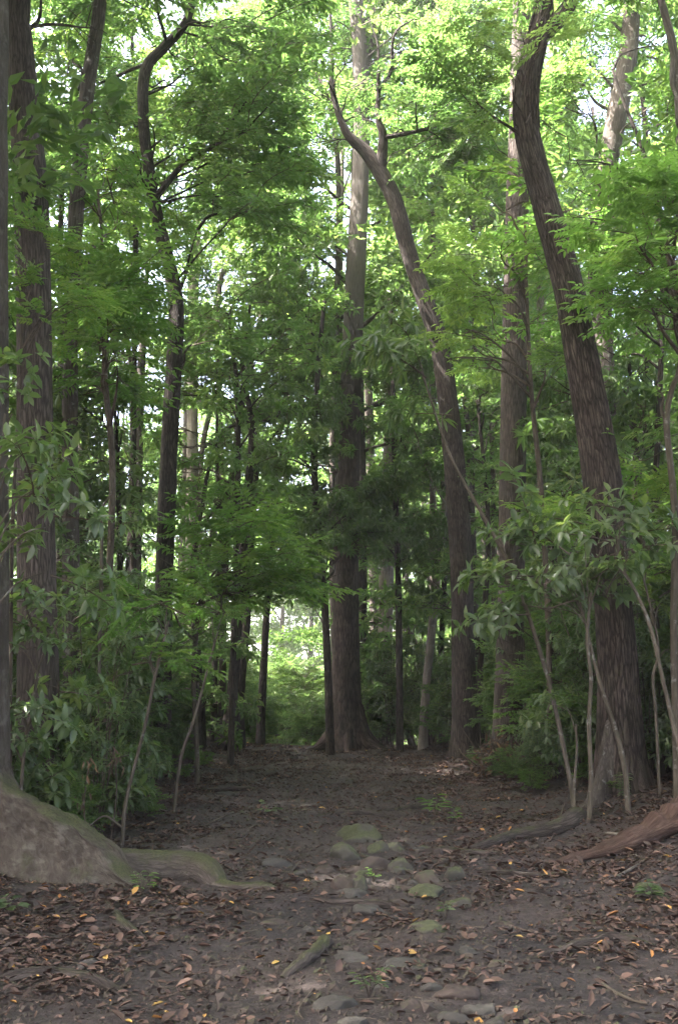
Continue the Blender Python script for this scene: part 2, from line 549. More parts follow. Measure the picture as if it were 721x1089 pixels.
    if moss:
        ge = N.new('ShaderNodeNewGeometry'); sp = N.new('ShaderNodeSeparateXYZ'); K.new(ge.outputs['Normal'], sp.inputs[0])
        n4 = N.new('ShaderNodeTexNoise'); n4.inputs['Scale'].default_value = 3.1; n4.inputs['Detail'].default_value = 7; n4.inputs['Roughness'].default_value = .65
        K.new(ge.outputs['Position'], n4.inputs['Vector'])
        ad = N.new('ShaderNodeMath'); ad.operation = 'MULTIPLY_ADD'; ad.inputs[1].default_value = .32; K.new(sp.outputs[2], ad.inputs[0]); K.new(n4.outputs[0], ad.inputs[2])
        rm = ramp(N, [(.78 - .22 * moss, (0, 0, 0)), (.96 - .20 * moss, (.85, .85, .85))])
        K.new(ad.outputs[0], rm.inputs[0])
        n5 = N.new('ShaderNodeTexNoise'); n5.inputs['Scale'].default_value = 60
        K.new(ge.outputs['Position'], n5.inputs['Vector'])
        rg = ramp(N, [(.3, (.032, .036, .017)), (.7, (.068, .072, .030))]); K.new(n5.outputs[0], rg.inputs[0])
        mx = N.new('ShaderNodeMix'); mx.data_type = 'RGBA'
        K.new(rm.outputs[0], mx.inputs[0]); K.new(col, mx.inputs[6]); K.new(rg.outputs[0], mx.inputs[7]); col = mx.outputs[2]
    K.new(col, b.inputs['Base Color'])
    bp = N.new('ShaderNodeBump'); bp.inputs['Strength'].default_value = bump; bp.inputs['Distance'].default_value = .03
    K.new(hm.outputs[0], bp.inputs['Height']); K.new(bp.outputs[0], b.inputs['Normal'])
    K.new(b.outputs[0], out.inputs['Surface'])
    return m


M['bark_red'] = bark_mat('bark_reddish', (.018, .013, .011), (.058, .043, .038), (.115, .091, .082), 9, bump=1.0, crack=.7)
M['bark_tall'] = bark_mat('bark_red_below_grey_above', (.018, .012, .011), (.054, .038, .035), (.105, .080, .073), 8, bump=.9, crack=.6, upper=(8.0, 15.5, (.072, .061, .055)))
M['bark_grey'] = bark_mat('bark_grey', (.036, .028, .025), (.076, .063, .057), (.125, .108, .098), 6, lichen=.2, bump=.7, crack=.35)
M['bark_dark'] = bark_mat('bark_dark', (.014, .010, .009), (.042, .032, .029), (.085, .068, .062), 10, bump=1.0, crack=.7)
M['bark_brown'] = bark_mat('bark_grey_brown', (.026, .020, .018), (.072, .057, .052), (.125, .103, .096), 9, bump=.9, crack=.6)
M['bark_pale'] = bark_mat('bark_pale', (.10, .085, .07), (.18, .157, .135), (.27, .24, .21), 5, lichen=.5, bump=.4, crack=.2)
M['bark_buttress'] = bark_mat('bark_buttress', (.024, .018, .015), (.054, .044, .037), (.090, .077, .067), 7, lichen=.75, moss=.62, bump=.9, lichen_col=(.12, .11, .095), along=.5, crack=.0)
M['bark_mossy'] = bark_mat('root_mossy', (.040, .032, .029), (.072, .058, .052), (.12, .10, .09), 8, moss=.72, bump=.9, along=.35, crack=.3)
M['bark_root'] = bark_mat('root_bark', (.028, .022, .021), (.056, .045, .041), (.095, .079, .072), 10, moss=.15, bump=.9)
M['twig'] = bark_mat('twig_bark', (.050, .038, .031), (.090, .070, .058), (.14, .118, .10), 14, bump=.2)
M['stem'] = bark_mat('sapling_stem', (.045, .037, .029), (.080, .067, .053), (.13, .111, .09), 12, lichen=.3, bump=.4, crack=.2)
M['rotten'] = bark_mat('rotten_wood', (.024, .014, .011), (.070, .041, .033), (.128, .084, .068), 7, bump=1.2, along=.25, crack=.2)


def ground_mat():
    m, N, K = newmat('forest_soil')
    out = N.new('ShaderNodeOutputMaterial'); b = N.new('ShaderNodeBsdfPrincipled')
    b.inputs['Roughness'].default_value = .82; b.inputs['Specular IOR Level'].default_value = .3
    ge = N.new('ShaderNodeNewGeometry')
    n1 = N.new('ShaderNodeTexNoise'); n1.inputs['Scale'].default_value = 1.1; n1.inputs['Detail'].default_value = 5
    n2 = N.new('ShaderNodeTexNoise'); n2.inputs['Scale'].default_value = 26; n2.inputs['Detail'].default_value = 8; n2.inputs['Roughness'].default_value = .72
    n3 = N.new('ShaderNodeTexVoronoi'); n3.inputs['Scale'].default_value = 34
    for n in (n1, n2, n3): K.new(ge.outputs['Position'], n.inputs['Vector'])
    r1 = ramp(N, [(.3, (.019, .0145, .014)), (.5, (.038, .030, .029)), (.72, (.080, .063, .060))])
    K.new(n2.outputs[0], r1.inputs[0])
    r2 = ramp(N, [(.35, (.70, .70, .74)), (.7, (1.3, 1.2, 1.15))]); K.new(n1.outputs[0], r2.inputs[0])
    mx = N.new('ShaderNodeMix'); mx.data_type = 'RGBA'; mx.blend_type = 'MULTIPLY'; mx.inputs[0].default_value = 1
    K.new(r1.outputs[0], mx.inputs[6]); K.new(r2.outputs[0], mx.inputs[7])
    K.new(mx.outputs[2], b.inputs['Base Color'])
    ad = N.new('ShaderNodeMath'); ad.operation = 'MULTIPLY_ADD'; ad.inputs[1].default_value = -.35
    K.new(n3.outputs['Distance'], ad.inputs[0]); K.new(n2.outputs[0], ad.inputs[2])
    bp = N.new('ShaderNodeBump'); bp.inputs['Strength'].default_value = .8; bp.inputs['Distance'].default_value = .03
    K.new(ad.outputs[0], bp.inputs['Height']); K.new(bp.outputs[0], b.inputs['Normal'])
    K.new(b.outputs[0], out.inputs['Surface'])
    return m


def rock_mat(name, c0, c1, moss):
    m, N, K = newmat(name)
    out = N.new('ShaderNodeOutputMaterial'); b = N.new('ShaderNodeBsdfPrincipled')
    b.inputs['Roughness'].default_value = .8; b.inputs['Specular IOR Level'].default_value = .3
    ge = N.new('ShaderNodeNewGeometry')
    n1 = N.new('ShaderNodeTexNoise'); n1.inputs['Scale'].default_value = 9; n1.inputs['Detail'].default_value = 8; n1.inputs['Roughness'].default_value = .7
    K.new(ge.outputs['Position'], n1.inputs['Vector'])
    r1 = ramp(N, [(.3, c0), (.7, c1)]); K.new(n1.outputs[0], r1.inputs[0])
    sp = N.new('ShaderNodeSeparateXYZ'); K.new(ge.outputs['Normal'], sp.inputs[0])
    n4 = N.new('ShaderNodeTexNoise'); n4.inputs['Scale'].default_value = 5; n4.inputs['Detail'].default_value = 7
    K.new(ge.outputs['Position'], n4.inputs['Vector'])
    ad = N.new('ShaderNodeMath'); ad.operation = 'MULTIPLY_ADD'; ad.inputs[1].default_value = .3
    K.new(sp.outputs[2], ad.inputs[0]); K.new(n4.outputs[0], ad.inputs[2])
    rm = ramp(N, [(1.02 - .45 * moss, (0, 0, 0)), (1.16 - .45 * moss, (.85, .85, .85))]); K.new(ad.outputs[0], rm.inputs[0])
    n5 = N.new('ShaderNodeTexNoise'); n5.inputs['Scale'].default_value = 45; n5.inputs['Detail'].default_value = 4; K.new(ge.outputs['Position'], n5.inputs['Vector'])
    rg = ramp(N, [(.3, (.034, .038, .019)), (.7, (.072, .077, .036))]); K.new(n5.outputs[0], rg.inputs[0])
    mx = N.new('ShaderNodeMix'); mx.data_type = 'RGBA'
    K.new(rm.outputs[0], mx.inputs[0]); K.new(r1.outputs[0], mx.inputs[6]); K.new(rg.outputs[0], mx.inputs[7])
    K.new(mx.outputs[2], b.inputs['Base Color'])
    bp = N.new('ShaderNodeBump'); bp.inputs['Strength'].default_value = .6; bp.inputs['Distance'].default_value = .02
    K.new(n1.outputs[0], bp.inputs['Height']); K.new(bp.outputs[0], b.inputs['Normal'])
    K.new(b.outputs[0], out.inputs['Surface'])
    return m


M['soil'] = ground_mat()
M['rock_moss'] = rock_mat('stone_mossy', (.028, .025, .020), (.062, .055, .046), .95)
M['rock_grey'] = rock_mat('stone_grey', (.026, .022, .020), (.062, .056, .051), .4)
M['rock_brown'] = rock_mat('stone_brown', (.030, .022, .019), (.066, .049, .042), .55)

# ------------------------------------------------------------------ ground
def build_ground():
    def axis(segs):
        out = []
        for a, b, st in segs: out.append(np.arange(a, b, st))
        return np.unique(np.round(np.concatenate(out), 4))
    xs = axis([(-400, -60, 20), (-60, -14, 2), (-14, -5, .3), (-5, 5, .055), (5, 14, .3), (14, 60, 2), (60, 401, 20)])
    ys = axis([(-400, -20, 20), (-20, 3, .6), (3, 14, .055), (14, 34, .11), (34, 60, .6), (60, 120, 3), (120, 901, 30)])
    X, Y = np.meshgrid(xs, ys)
    Z = G(X, Y)
    nx, ny = len(xs), len(ys)
    V = np.stack([X, Y, Z], -1).reshape(-1, 3)
    i = np.arange(ny - 1)[:, None] * nx; j = np.arange(nx - 1)[None]
    F = np.stack([i + j, i + j + 1, i + nx + j + 1, i + nx + j], -1).reshape(-1, 4)
    mb = MB(); mb.add(V, F, 0, .5, True)
    o = mb.build('ground', [M['soil']])
    tag(o, 'dark bare earth of the forest path and floor', 'ground', None, 'structure')


build_ground()


def scatter_litter():
    n = 520000
    x = RS.uniform(-9, 9, n); y = 4.2 + 29 * RS.random(n) ** 1.35
    side = sm(.7, 3.0, np.abs(x + .15))
    dens = .30 + .75 * side * (.5 + .9 * vn(x * .9, y * .9, 21)) + 1.3 * np.exp(-(((x + 2.6) / 1.6) ** 2 + ((y - 7) / 2) ** 2)) \
        + .55 * np.exp(-(((x - 3.0) / 1.5) ** 2 + ((y - 10.5) / 2.6) ** 2)) + .35 * sm(16, 26, y)
    dens *= (.25 + 1.1 * sm(.35, .65, vn(x * 2.1, y * 2.1, 33))) * (.5 + sm(.3, .7, vn(x * 6, y * 6, 34)))
    near = (np.abs(x) < .40 * y + 1.0)
    keep = (RS.random(n) < dens * .60) & near
    x, y = x[keep], y[keep]; n = len(x)
    z = G(x, y) + .004 + .03 * RS.random(n) * np.clip(dens[keep], 0, 1)
    a = RS.random(n) * 2 * pi
    P = np.stack([x, y, z], -1)
    tl = RS.normal(0, .22, n)
    D = np.stack([np.cos(a), np.sin(a), tl], -1)
    Nn = np.stack([RS.normal(0, .34, n), RS.normal(0, .34, n), np.ones(n)], -1)
    L = np.clip(RS.lognormal(math.log(.038), .48, n), .012, .105); W = L * RS.uniform(.24, .58, n)
    V, F = leaf_mesh(P, D, Nn, L, W, True, fold=.42, droop=-.16)
    t = RS.beta(1.5, 2.9, n).astype(np.float32) * .62
    L_ = L
    hot = RS.random(n) < (.008 + .012 * (y < 9)) * (.4 + 1.6 * (L_ > .05))
    t[hot] = RS.uniform(.66, 1, hot.sum())
    mb = MB()
    mb.v.append(V.astype(np.float32)); mb.tco.append(np.zeros((len(V), 3), np.float32))
    for f, r in zip(F, (4, 2)):
        m, k = f.shape
        mb.loops.append(f.ravel().astype(np.int32)); mb.sizes.append(np.full(m, k, np.int32)); mb.mat.append(np.zeros(m, np.int32))
        mb.tint.append(np.repeat(t, r)); mb.smooth.append(np.full(m, True))
    mb.nv = len(V)
    m, N, K = newmat('leaf_litter')
    out = N.new('ShaderNodeOutputMaterial'); b = N.new('ShaderNodeBsdfPrincipled'); b.inputs['Roughness'].default_value = .62
    b.inputs['Specular IOR Level'].default_value = .3
    aa = N.new('ShaderNodeAttribute'); aa.attribute_name = 'tint'
    r = ramp(N, [(0, (.026, .017, .015)), (.2, (.062, .036, .029)), (.42, (.125, .073, .056)), (.62, (.20, .135, .110)), (.68, (.20, .085, .035)), (.86, (.36, .17, .05)), (1, (.46, .30, .09))])
    K.new(aa.outputs['Fac'], r.inputs[0]); K.new(r.outputs[0], b.inputs['Base Color']); K.new(b.outputs[0], out.inputs['Surface'])
    o = mb.build('leaf_litter', [m])
    tag(o, 'brown and orange fallen leaves strewn over the forest floor', 'fallen leaves', None, 'stuff')
    # twig crumbs
    n = 2600
    x = RS.uniform(-8, 8, n); y = 4.3 + 24 * RS.random(n) ** 1.3
    k = np.abs(x) < .40 * y + .6; x, y = x[k], y[k]; n = len(x)
    a = RS.random(n) * 2 * pi; L = np.clip(RS.lognormal(math.log(.11), .5, n), .04, .4); r = .0018 + .012 * L * RS.random(n)
    dx, dy = np.cos(a), np.sin(a)
    V = []
    for e, (off) in enumerate((-.5, .12, .5)):
        bend = (.10 if e == 1 else 0) * RS.normal(0, 1, n) * L
        cx, cy = x + dx * L * off - dy * bend, y + dy * L * off + dx * bend
        cz = G(cx, cy) + .012 + .012 * RS.random(n)
        for th in (0, 2.1, 4.2):
            V.append(np.stack([cx - dy * r * math.cos(th), cy + dx * r * math.cos(th), cz + r * math.sin(th)], -1))
    V = np.stack(V, 1)
    f = np.array([[i * 3 + j, i * 3 + (j + 1) % 3, i * 3 + 3 + (j + 1) % 3, i * 3 + 3 + j] for i in range(2) for j in range(3)])
    F = (f[None] + (np.arange(n) * 9)[:, None, None]).reshape(-1, 4)
    mb = MB(); mb.add(V.reshape(-1, 3), F, 0, .5, False, V.reshape(-1, 3))
    o = mb.build('twig_litter', [M['twig']]); tag(o, 'thin broken twigs scattered through the fallen leaves', 'twigs', None, 'stuff')
    # crumbs of soil and small pebbles
    n = 22000
    x = RS.normal(.1, 1.5, n); y = 4.5 + 20 * RS.random(n) ** 1.6
    k = np.abs(x) < 3.2; x, y = x[k], y[k]; n = len(x)
    s = np.clip(RS.lognormal(math.log(.010), .55, n), .004, .05)
    base = np.array([[1, 0, 0], [-.5, .87, 0], [-.5, -.87, 0], [.3, .5, .8], [-.6, .1, .75], [.2, -.6, .7]], float)
    f = np.array([[0, 1, 3], [1, 4, 3], [1, 2, 4], [2, 5, 4], [2, 0, 5], [0, 3, 5], [3, 4, 5]])
    V = np.stack([x, y, G(x, y) - .003], -1)[:, None] + base[None] * s[:, None, None] * RS.uniform(.6, 1.3, (n, 6, 3))
    F = (f[None] + (np.arange(n) * 6)[:, None, None]).reshape(-1, 3)
    mb = MB(); mb.add(V.reshape(-1, 3), F, 0, .5, False)
    o = mb.build('pebbles', [M['rock_brown']]); tag(o, 'small pebbles and soil crumbs scattered along the path', 'pebbles', None, 'stuff')


scatter_litter()


# ------------------------------------------------------------------ trees
class Tree:
    def __init__(self, name, label, base, cat='tree', group=None):
        self.o = empty(name, base, label, cat, group)
        self.wood = MB(); self.leaf = MB(); self.P = None; self.kind = 'fine'

    def trunk(self, P, rad, sides=18, rough=.05, flare=None, n=None, main=True, seed=None):
        L = np.sum(np.linalg.norm(np.diff(np.asarray(P), axis=0), axis=1))
        n = n or max(6, int(L / .22))
        Q, r = catmull(P, n, rad)
        addtube(self.wood, Q, r, sides, 0, .5, rough=rough, seed=seed or R.randrange(1000), flare=flare)
        if main: self.P, self.r = Q, r
        return Q, r

    def limb(self, p, d, L, r0, rise=.15, sides=7, kink=.12):
        n = 8
        d = nrm(d); pts = [np.asarray(p, float)]
        for i in range(1, n):
            d = nrm(d + np.array((0, 0, rise * .12)) + jit(kink))
            pts.append(pts[-1] + d * L / (n - 1))
        Q, r = catmull(pts, 16, np.linspace(r0, max(.010, r0 * .22), n))
        addtube(self.wood, Q, r, sides, 0, .5, rough=.06, seed=R.randrange(999))
        return Q

    def limb_to(self, p, q, r0, sag=.1, sides=7):
        p, q = np.asarray(p, float), np.asarray(q, float)
        L = np.linalg.norm(q - p)
        m1 = p * .66 + q * .34 + np.array((0, 0, sag * L)) + jit(.05 * L)
        m2 = p * .33 + q * .67 + np.array((0, 0, sag * .8 * L)) + jit(.05 * L)
        Q, r = catmull([p, m1, m2, q], 16, [r0, r0 * .75, r0 * .5, max(.008, r0 * .25)])
        addtube(self.wood, Q, r, sides, 0, .5, rough=.05, seed=R.randrange(999))
        return Q

    def dress(self, Q, kind, step=.5, s=1.0, start=.35, dt=0, spread=1.0):
        L = np.sum(np.linalg.norm(np.diff(Q, axis=0), axis=1))
        k = max(2, int(L * (1 - start) / step))
        for i in range(k):
            f = start + (1 - start) * (i + R.random()) / k
            a = f * (len(Q) - 1); j = min(int(a), len(Q) - 2)
            p = Q[j] + (Q[j + 1] - Q[j]) * (a - j)
            t = nrm(Q[j + 1] - Q[j])
            az = R.uniform(.3, 1.25) * (1 if i % 2 else -1) * spread
            d = rot_axis(t, UP, az); d[2] = d[2] * .5 + R.uniform(-.3, .35)
            put_bough(self.leaf, kind, p, d, s * R.uniform(.75, 1.2), dt + R.gauss(0, .10))
        put_bough(self.leaf, kind, Q[-1], nrm(Q[-1] - Q[-3]), s, dt)

    def crown(self, kind, t0, t1, n, reach, el=(.1, .8), step=.5, s=1.0, dt=0, az=None, start=.3, rfac=.38):
        """limbs from trunk fraction t0..t1; az: optional (lo, hi) azimuth range"""
        a0 = R.random() * 6
        for i in range(n):
            f = t0 + (t1 - t0) * (i + R.random()) / n
            j = min(int(f * (len(self.P) - 1)), len(self.P) - 2)
            p = self.P[j]
            a = a0 + i * 2.4 + R.uniform(-.3, .3) if az is None else R.uniform(*az)
            e = R.uniform(*el)
            L = reach * R.uniform(.6, 1.1) * (1 - .35 * max(0, (f - .75)) / .25)
            Q = self.limb(p, (math.cos(a) * math.cos(e), math.sin(a) * math.cos(e), math.sin(e)), L, max(.018, min(.13, self.r[j] * rfac)))
            self.dress(Q, kind, step, s, start, dt)

    def spray(self, px, py, Y, kind, n=6, spread=(.9, .9, .5), s=1.0, dt=0, frm=None, r0=.03):
        """a branch from the trunk to a leaf mass round a point of the scene"""
        q = at(px, py, Y)
        if frm is None:
            dd = np.linalg.norm(self.P - (q - np.array((0, 0, .6))), axis=1); frm = self.P[int(np.argmin(dd))]
        Q = self.limb_to(frm, q, r0, .08)
        for i in range(n):
            o = RS.normal(0, 1, 3) * np.array(spread) * .6
            j = R.randrange(len(Q) // 2, len(Q))
            p = Q[j] * .35 + (q + o) * .65
            d = nrm(q + o * 1.4 - Q[len(Q) // 3] + jit(.3)); d[2] *= .4
            addtube(self.wood, np.array([Q[j], (Q[j] + p) / 2 + jit(.03), p]), np.array([.010, .008, .006]), 4, 0, .5, cap=False)
            put_bough(self.leaf, kind, p, d, s * R.uniform(.8, 1.2), dt + R.gauss(0, .08))
        return Q

    def finish(self, bark, leafm='fine', extra=None):
        w = self.wood.build('trunk', [M[bark]], self.o)
        if self.leaf.nv: self.leaf.build('crown', [M[leafm], M['twig']], self.o)
        return self.o


def ptree(name, label, pts, Y, bark, kind, leafm, flare=(.9, .5, 4, 0), cat='tree', group=None, extend=None, sides=18, rough=.05, Yend=None, top_r=.4):
    """Trunk through photo points (px, py, width px) at distance Y; extend = metres grown on past the last point."""
    W = []; Rr = []
    for i, (x, y, w) in enumerate(pts):
        yy = Y if Yend is None else Y + (Yend - Y) * i / (len(pts) - 1)
        p = at(x, y, yy); W.append(p); Rr.append(wpx(w, p))
    b = W[0].copy(); b[2] = g(b[0], b[1])
    t = Tree(name, label, b, cat, group)
    if W[0][2] > b[2] + .3:
        W.insert(0, b - np.array((0, 0, .25))); Rr.insert(0, Rr[0] * 1.04)
    else:
        W[0] = b - np.array((0, 0, .25))
    if extend:
        d = nrm(W[-1] - W[-2]); d = nrm(d + np.array((0, 0, .5)))
        m = W[-1] + d * extend * .5 + jit(.15)
        W += [m, m + nrm(d + np.array((0, 0, .4)) + jit(.1)) * extend * .5]; Rr += [Rr[-1] * (1 + top_r) / 2, Rr[-1] * top_r]
    t.trunk(W, Rr, sides, rough, flare)
    t.kind = kind; t.leafm = leafm; t.bark = bark
    return t


def main_trees():
    # --- buttressed tree at the edge
    Y = 8.9
    pts = [(-42, 900, 96), (-36, 800, 88), (-32, 700, 80), (-31, 500, 76), (-29, 250, 74), (-27, 0, 72)]
    t = ptree('buttressed_tree', 'grey buttressed tree on the left edge with its big root flaring onto the path', pts, Y, 'bark_buttress', 'fine', 'fine',
              flare=(.5, .7, 3, 1), extend=6, sides=26, rough=.03, top_r=.6)
    # buttress fin
    prof = [(-40, 690), (-12, 770), (2, 812), (12, 832), (32, 848), (62, 861), (90, 880), (114, 897), (134, 920), (152, 945), (166, 962)]
    foot = [(-40, 925), (-12, 928), (2, 930), (12, 932), (32, 936), (62, 942), (90, 948), (114, 953), (134, 957), (152, 961), (166, 966)]
    Yc = np.linspace(8.9, 8.25, len(prof))
    crest, base, th = [], [], []
    for i, ((x, y), (fx, fy)) in enumerate(zip(prof, foot)):
        c = at(x, y, Yc[i]); crest.append(c)
        bb = c.copy(); bb[2] = g(c[0], c[1] - .1) - .12; base.append(bb)
        th.append(np.interp(i, [0, 3, 7, 10], [.34, .20, .15, .08]))
    n = 60
    C = catmull(crest, n); Bs = catmull(base, n); TH = np.interp(np.linspace(0, 1, n), np.linspace(0, 1, len(th)), th)
    ring = 44; V = []; tc = []
    for i in range(n):
        dirv = nrm(np.r_[(C[min(i + 1, n - 1)] - C[max(i - 1, 0)])[:2], 0]); side = np.array((dirv[1], -dirv[0], 0))
        for j in range(ring):
            u = j / (ring - 1) * 2 - 1                   # -1 back foot .. 0 crest .. 1 front foot
            a = abs(u)
            h = max(0.0, 1 - a ** 2.6) if a < 1 else 0
            w = (.55 * math.sin(min(1, a * 1.6) * pi / 2) + 1.35 * a ** 4) * math.copysign(1, u)
            p = Bs[i] + (C[i] - Bs[i]) * h + side * w * TH[i]
            k = (vn(i * .16, u * 2.2, 3) - .5) * .12 + (vn(i * .34, u * 4.5, 8) - .5) * .07 + (vn(i * .9, u * 9, 9) - .5) * .03
            p = p + side * math.copysign(k, u) * min(1, a * 4) + UP * k * (1 - a) * .7
            V.append(p); tc.append((i * .03, u * .6, p[2]))
    V = np.array(V)
    i = np.arange(n - 1)[:, None] * ring; j = np.arange(ring - 1)[None]
    F = np.stack([i + j, i + ring + j, i + ring + j + 1, i + j + 1], -1).reshape(-1, 4)
    mb = MB(); mb.add(V, F, 0, .5, True, np.array(tc))
    mb.build('buttress', [M['bark_buttress']], t.o)
    mb = MB()                                               # the mossy root running on behind the fin
    q = [at(118, 925, 8.75), at(150, 925, 8.85), at(180, 922, 8.9), at(205, 922, 8.9), at(222, 930, 8.8), at(236, 948, 8.7)]
    for a in q[:]: a[2] = max(a[2] - .02, g(a[0], a[1]) + .07)
    q[-1][2] = g(q[-1][0], q[-1][1]) - .06
    Q, r = catmull(q, 40, [.19, .165, .15, .14, .125, .08])
    addtube(mb, Q, r, 14, 0, .5, rough=.12, seed=4)
    q2 = [at(222, 934, 8.75), at(250, 945, 8.6), at(278, 953, 8.5), at(300, 950, 8.6)]
    for a in q2: a[2] = g(a[0], a[1]) + .0
    Q, r = catmull(q2, 20, [.07, .05, .045, .02]); addtube(mb, Q, r, 8, 0, .5, rough=.12, seed=6)
    rt = mb.build('root', [M['bark_mossy']], t.o); rt['label'] = 'mossy root curling onto the path'
    t.crown('fine', .74, 1.0, 13, 6.5, (.0, .6), .55, 1.1)
    t.finish('bark_buttress', 'fine')

    # --- big trunk on the left
    t = ptree('tall_tree', 'thick straight brown trunk beside the left edge behind the buttress', [(44, 815, 52), (42, 780, 46), (40, 650, 40), (38, 500, 38), (37, 330, 37), (33, 200, 37), (27, 120, 32), (22, 40, 26), (21, 0, 24)],
              13, 'bark_red', 'fine', 'fine', flare=(.6, .5, 5, 1), extend=7, sides=26, rough=.045)
    Q = t.limb_to(at(27, 60, 13), at(44, -20, 13), .05, 0.0)
    t.crown('fine', .72, 1.0, 12, 5.5, (.1, .7), .55)
    t.spray(100, 30, 14, 'fine', 5, (1, 1, .5), 1, 0)
    t.finish('bark_brown', 'fine')

    # --- leaning slim trunk
    t = ptree('leaning_tree', 'slim grey trunk leaning right towards its top, second from left edge', [(78, 770, 22), (76, 600, 18), (75, 450, 17), (76, 330, 16), (82, 220, 16), (90, 120, 16), (100, 50, 15), (107, 0, 14)],
              17, 'bark_grey', 'fine', 'fine', extend=6, flare=(.5, .4, 4, 1), sides=14)
    t.limb_to(at(92, 88, 17), at(84, 68, 16.6), .05, 0)
    t.crown('fine', .78, 1.0, 8, 4.0, (.1, .8), .55)
    t.finish('bark_grey', 'fine')

    # --- crooked dark tree
    t = ptree('crooked_tree', 'dark crooked trunk on the left that bends before its first branches', [(170, 815, 24), (172, 720, 20), (175, 600, 19), (180, 480, 18), (186, 380, 18), (188, 325, 17), (180, 280, 15), (168, 235, 14), (160, 190, 13), (153, 130, 12), (155, 75, 11), (175, 50, 10), (195, 28, 9), (205, 0, 8)],
              21, 'bark_dark', 'fine', 'fine', extend=3.5, flare=(.5, .4, 4, 2), sides=16, rough=.08)
    Q = t.limb_to(at(162, 215, 21), at(262, 108, 20), .085, .02)
    t.dress(Q, 'fine', .4, 1.0, .25)
    Q2 = t.limb_to(Q[7], at(292, 106, 19.3), .05, .0); t.dress(Q2, 'fine', .42, 1.0, .2)
    Q = t.limb_to(at(187, 318, 21), at(210, 245, 20.6), .05, .02)
    Q = t.limb_to(Q[-1], at(275, 212, 20), .04, .04); t.dress(Q, 'fine', .4, .9, .3)
    Q = t.limb_to(at(188, 400, 21), at(205, 365, 20.7), .05, 0); t.dress(Q, 'compound', .5, .9, .6)
    for (x, y) in ((160, 130), (215, 160), (250, 180), (235, 130), (200, 100), (280, 150), (180, 190), (140, 160), (225, 60), (260, 70), (215, 210), (245, 225), (270, 200), (190, 60), (230, 20), (270, 30), (180, 100)):
        t.spray(x, y, R.uniform(19.5, 22.5), 'fine', 4, (1.0, 1.0, .45), 1.0, R.uniform(-.1, .15))
    t.crown('fine', .74, 1.0, 9, 3.6, (.0, .8), .5)
    t.finish('bark_dark', 'fine')

    # --- central tall tree
    t = ptree('tall_tree', 'tall straight trunk with flared roots where the path tops out, central in the wood', [(370, 800, 36), (369, 770, 31), (368, 700, 28), (368, 600, 26), (371, 500, 24), (373, 420, 23), (376, 330, 21), (380, 250, 20), (384, 170, 18), (384, 90, 17), (381, 30, 16), (378, 0, 15)],
              30, 'bark_grey', 'fine', 'fine', flare=(1.7, .9, 4, 2.1), extend=6, sides=28, rough=.04)
    mb = MB(); b0 = np.array(t.o.location)
    for a, L in ((-2.6, 1.5), (-1.6, 1.0), (-.7, 1.6), (.2, 1.3), (3.3, 1.2), (-2.05, .9)):
        dv = np.array((math.cos(a), math.sin(a), 0))
        q = [b0 + dv * .25 + UP * 1.25, b0 + dv * .42 + UP * .62, b0 + dv * .70 + UP * .26, b0 + dv * (.7 + .5 * (L - .7))]
        q.append(b0 + dv * L + np.array((-dv[1], dv[0], 0)) * R.uniform(-.2, .2))
        for z_ in (-1, -2): q[z_][2] = g(q[z_][0], q[z_][1]) + (.03 if z_ == -2 else -.06)
        Q, r = catmull(q, 24, [.20, .20, .16, .11, .05]); addtube(mb, Q, r, 10, 0, .5, rough=.1, seed=R.randrange(99))
    mb.build('roots', [M['bark_tall']], t.o)
    Q = t.limb_to(at(384, 75, 30), at(403, 20, 30), .24, 0, 10); Q2 = t.limb_to(Q[-3], at(410, -40, 30), .17, 0, 8)
    Q3 = t.limb_to(Q[-3], at(388, -15, 30), .13, 0, 8)
    t.crown('fine', .80, 1.0, 10, 5.0, (.0, .8), .55)
    for (x, y) in ((330, 120), (345, 190), (320, 240), (350, 265), (335, 60), (310, 20), (340, 15), (300, 60), (420, 30), (445, 15), (470, 70), (425, 70), (500, 60), (520, 20), (480, 10)):
        t.spray(x, y, R.uniform(28, 31), 'fine', 4, (1.1, 1.1, .8), 1.1, -.15)
    for (x, y) in ((372, 455), (378, 390), (376, 345), (382, 240), (384, 150), (366, 535), (372, 560), (384, 200)):
        t.spray(x + R.uniform(-6, 6), y, 29.4, 'mango', 3, (.45, .3, .6), .8, .05, r0=.02)
    t.finish('bark_tall', 'fine')

    # --- arching tree crossing in front of it
    t = ptree('arching_tree', 'dark trunk that arches left and crosses in front of the tall central trunk', [(497, 800, 30), (493, 700, 25), (490, 600, 23), (484, 500, 22), (476, 420, 21), (466, 360, 20), (448, 310, 19), (432, 260, 18), (420, 215, 17), (405, 185, 16), (388, 160, 13), (371, 145, 9), (360, 120, 7), (353, 90, 6), (353, 55, 4)],
              25, 'bark_dark', 'fine', 'fine', extend=2.5, flare=(.7, .5, 4, 1), sides=18, rough=.08)
    Q = t.limb_to(at(404, 186, 25), at(402, 90, 24.7), .17, .02, 9); Q2 = t.limb_to(Q[-2], at(440, 20, 24.5), .07, .0); t.limb_to(Q[-2], at(392, 20, 24.8), .06, 0)
    Q3 = t.limb_to(Q[6], at(520, 112, 24), .07, .03); t.dress(Q3, 'fine', .5, .9, .3)
    t.P = np.vstack([t.P, Q, Q2, Q3]); t.r = np.r_[t.r, np.full(len(Q), .12), np.full(len(Q2) + len(Q3), .05)]
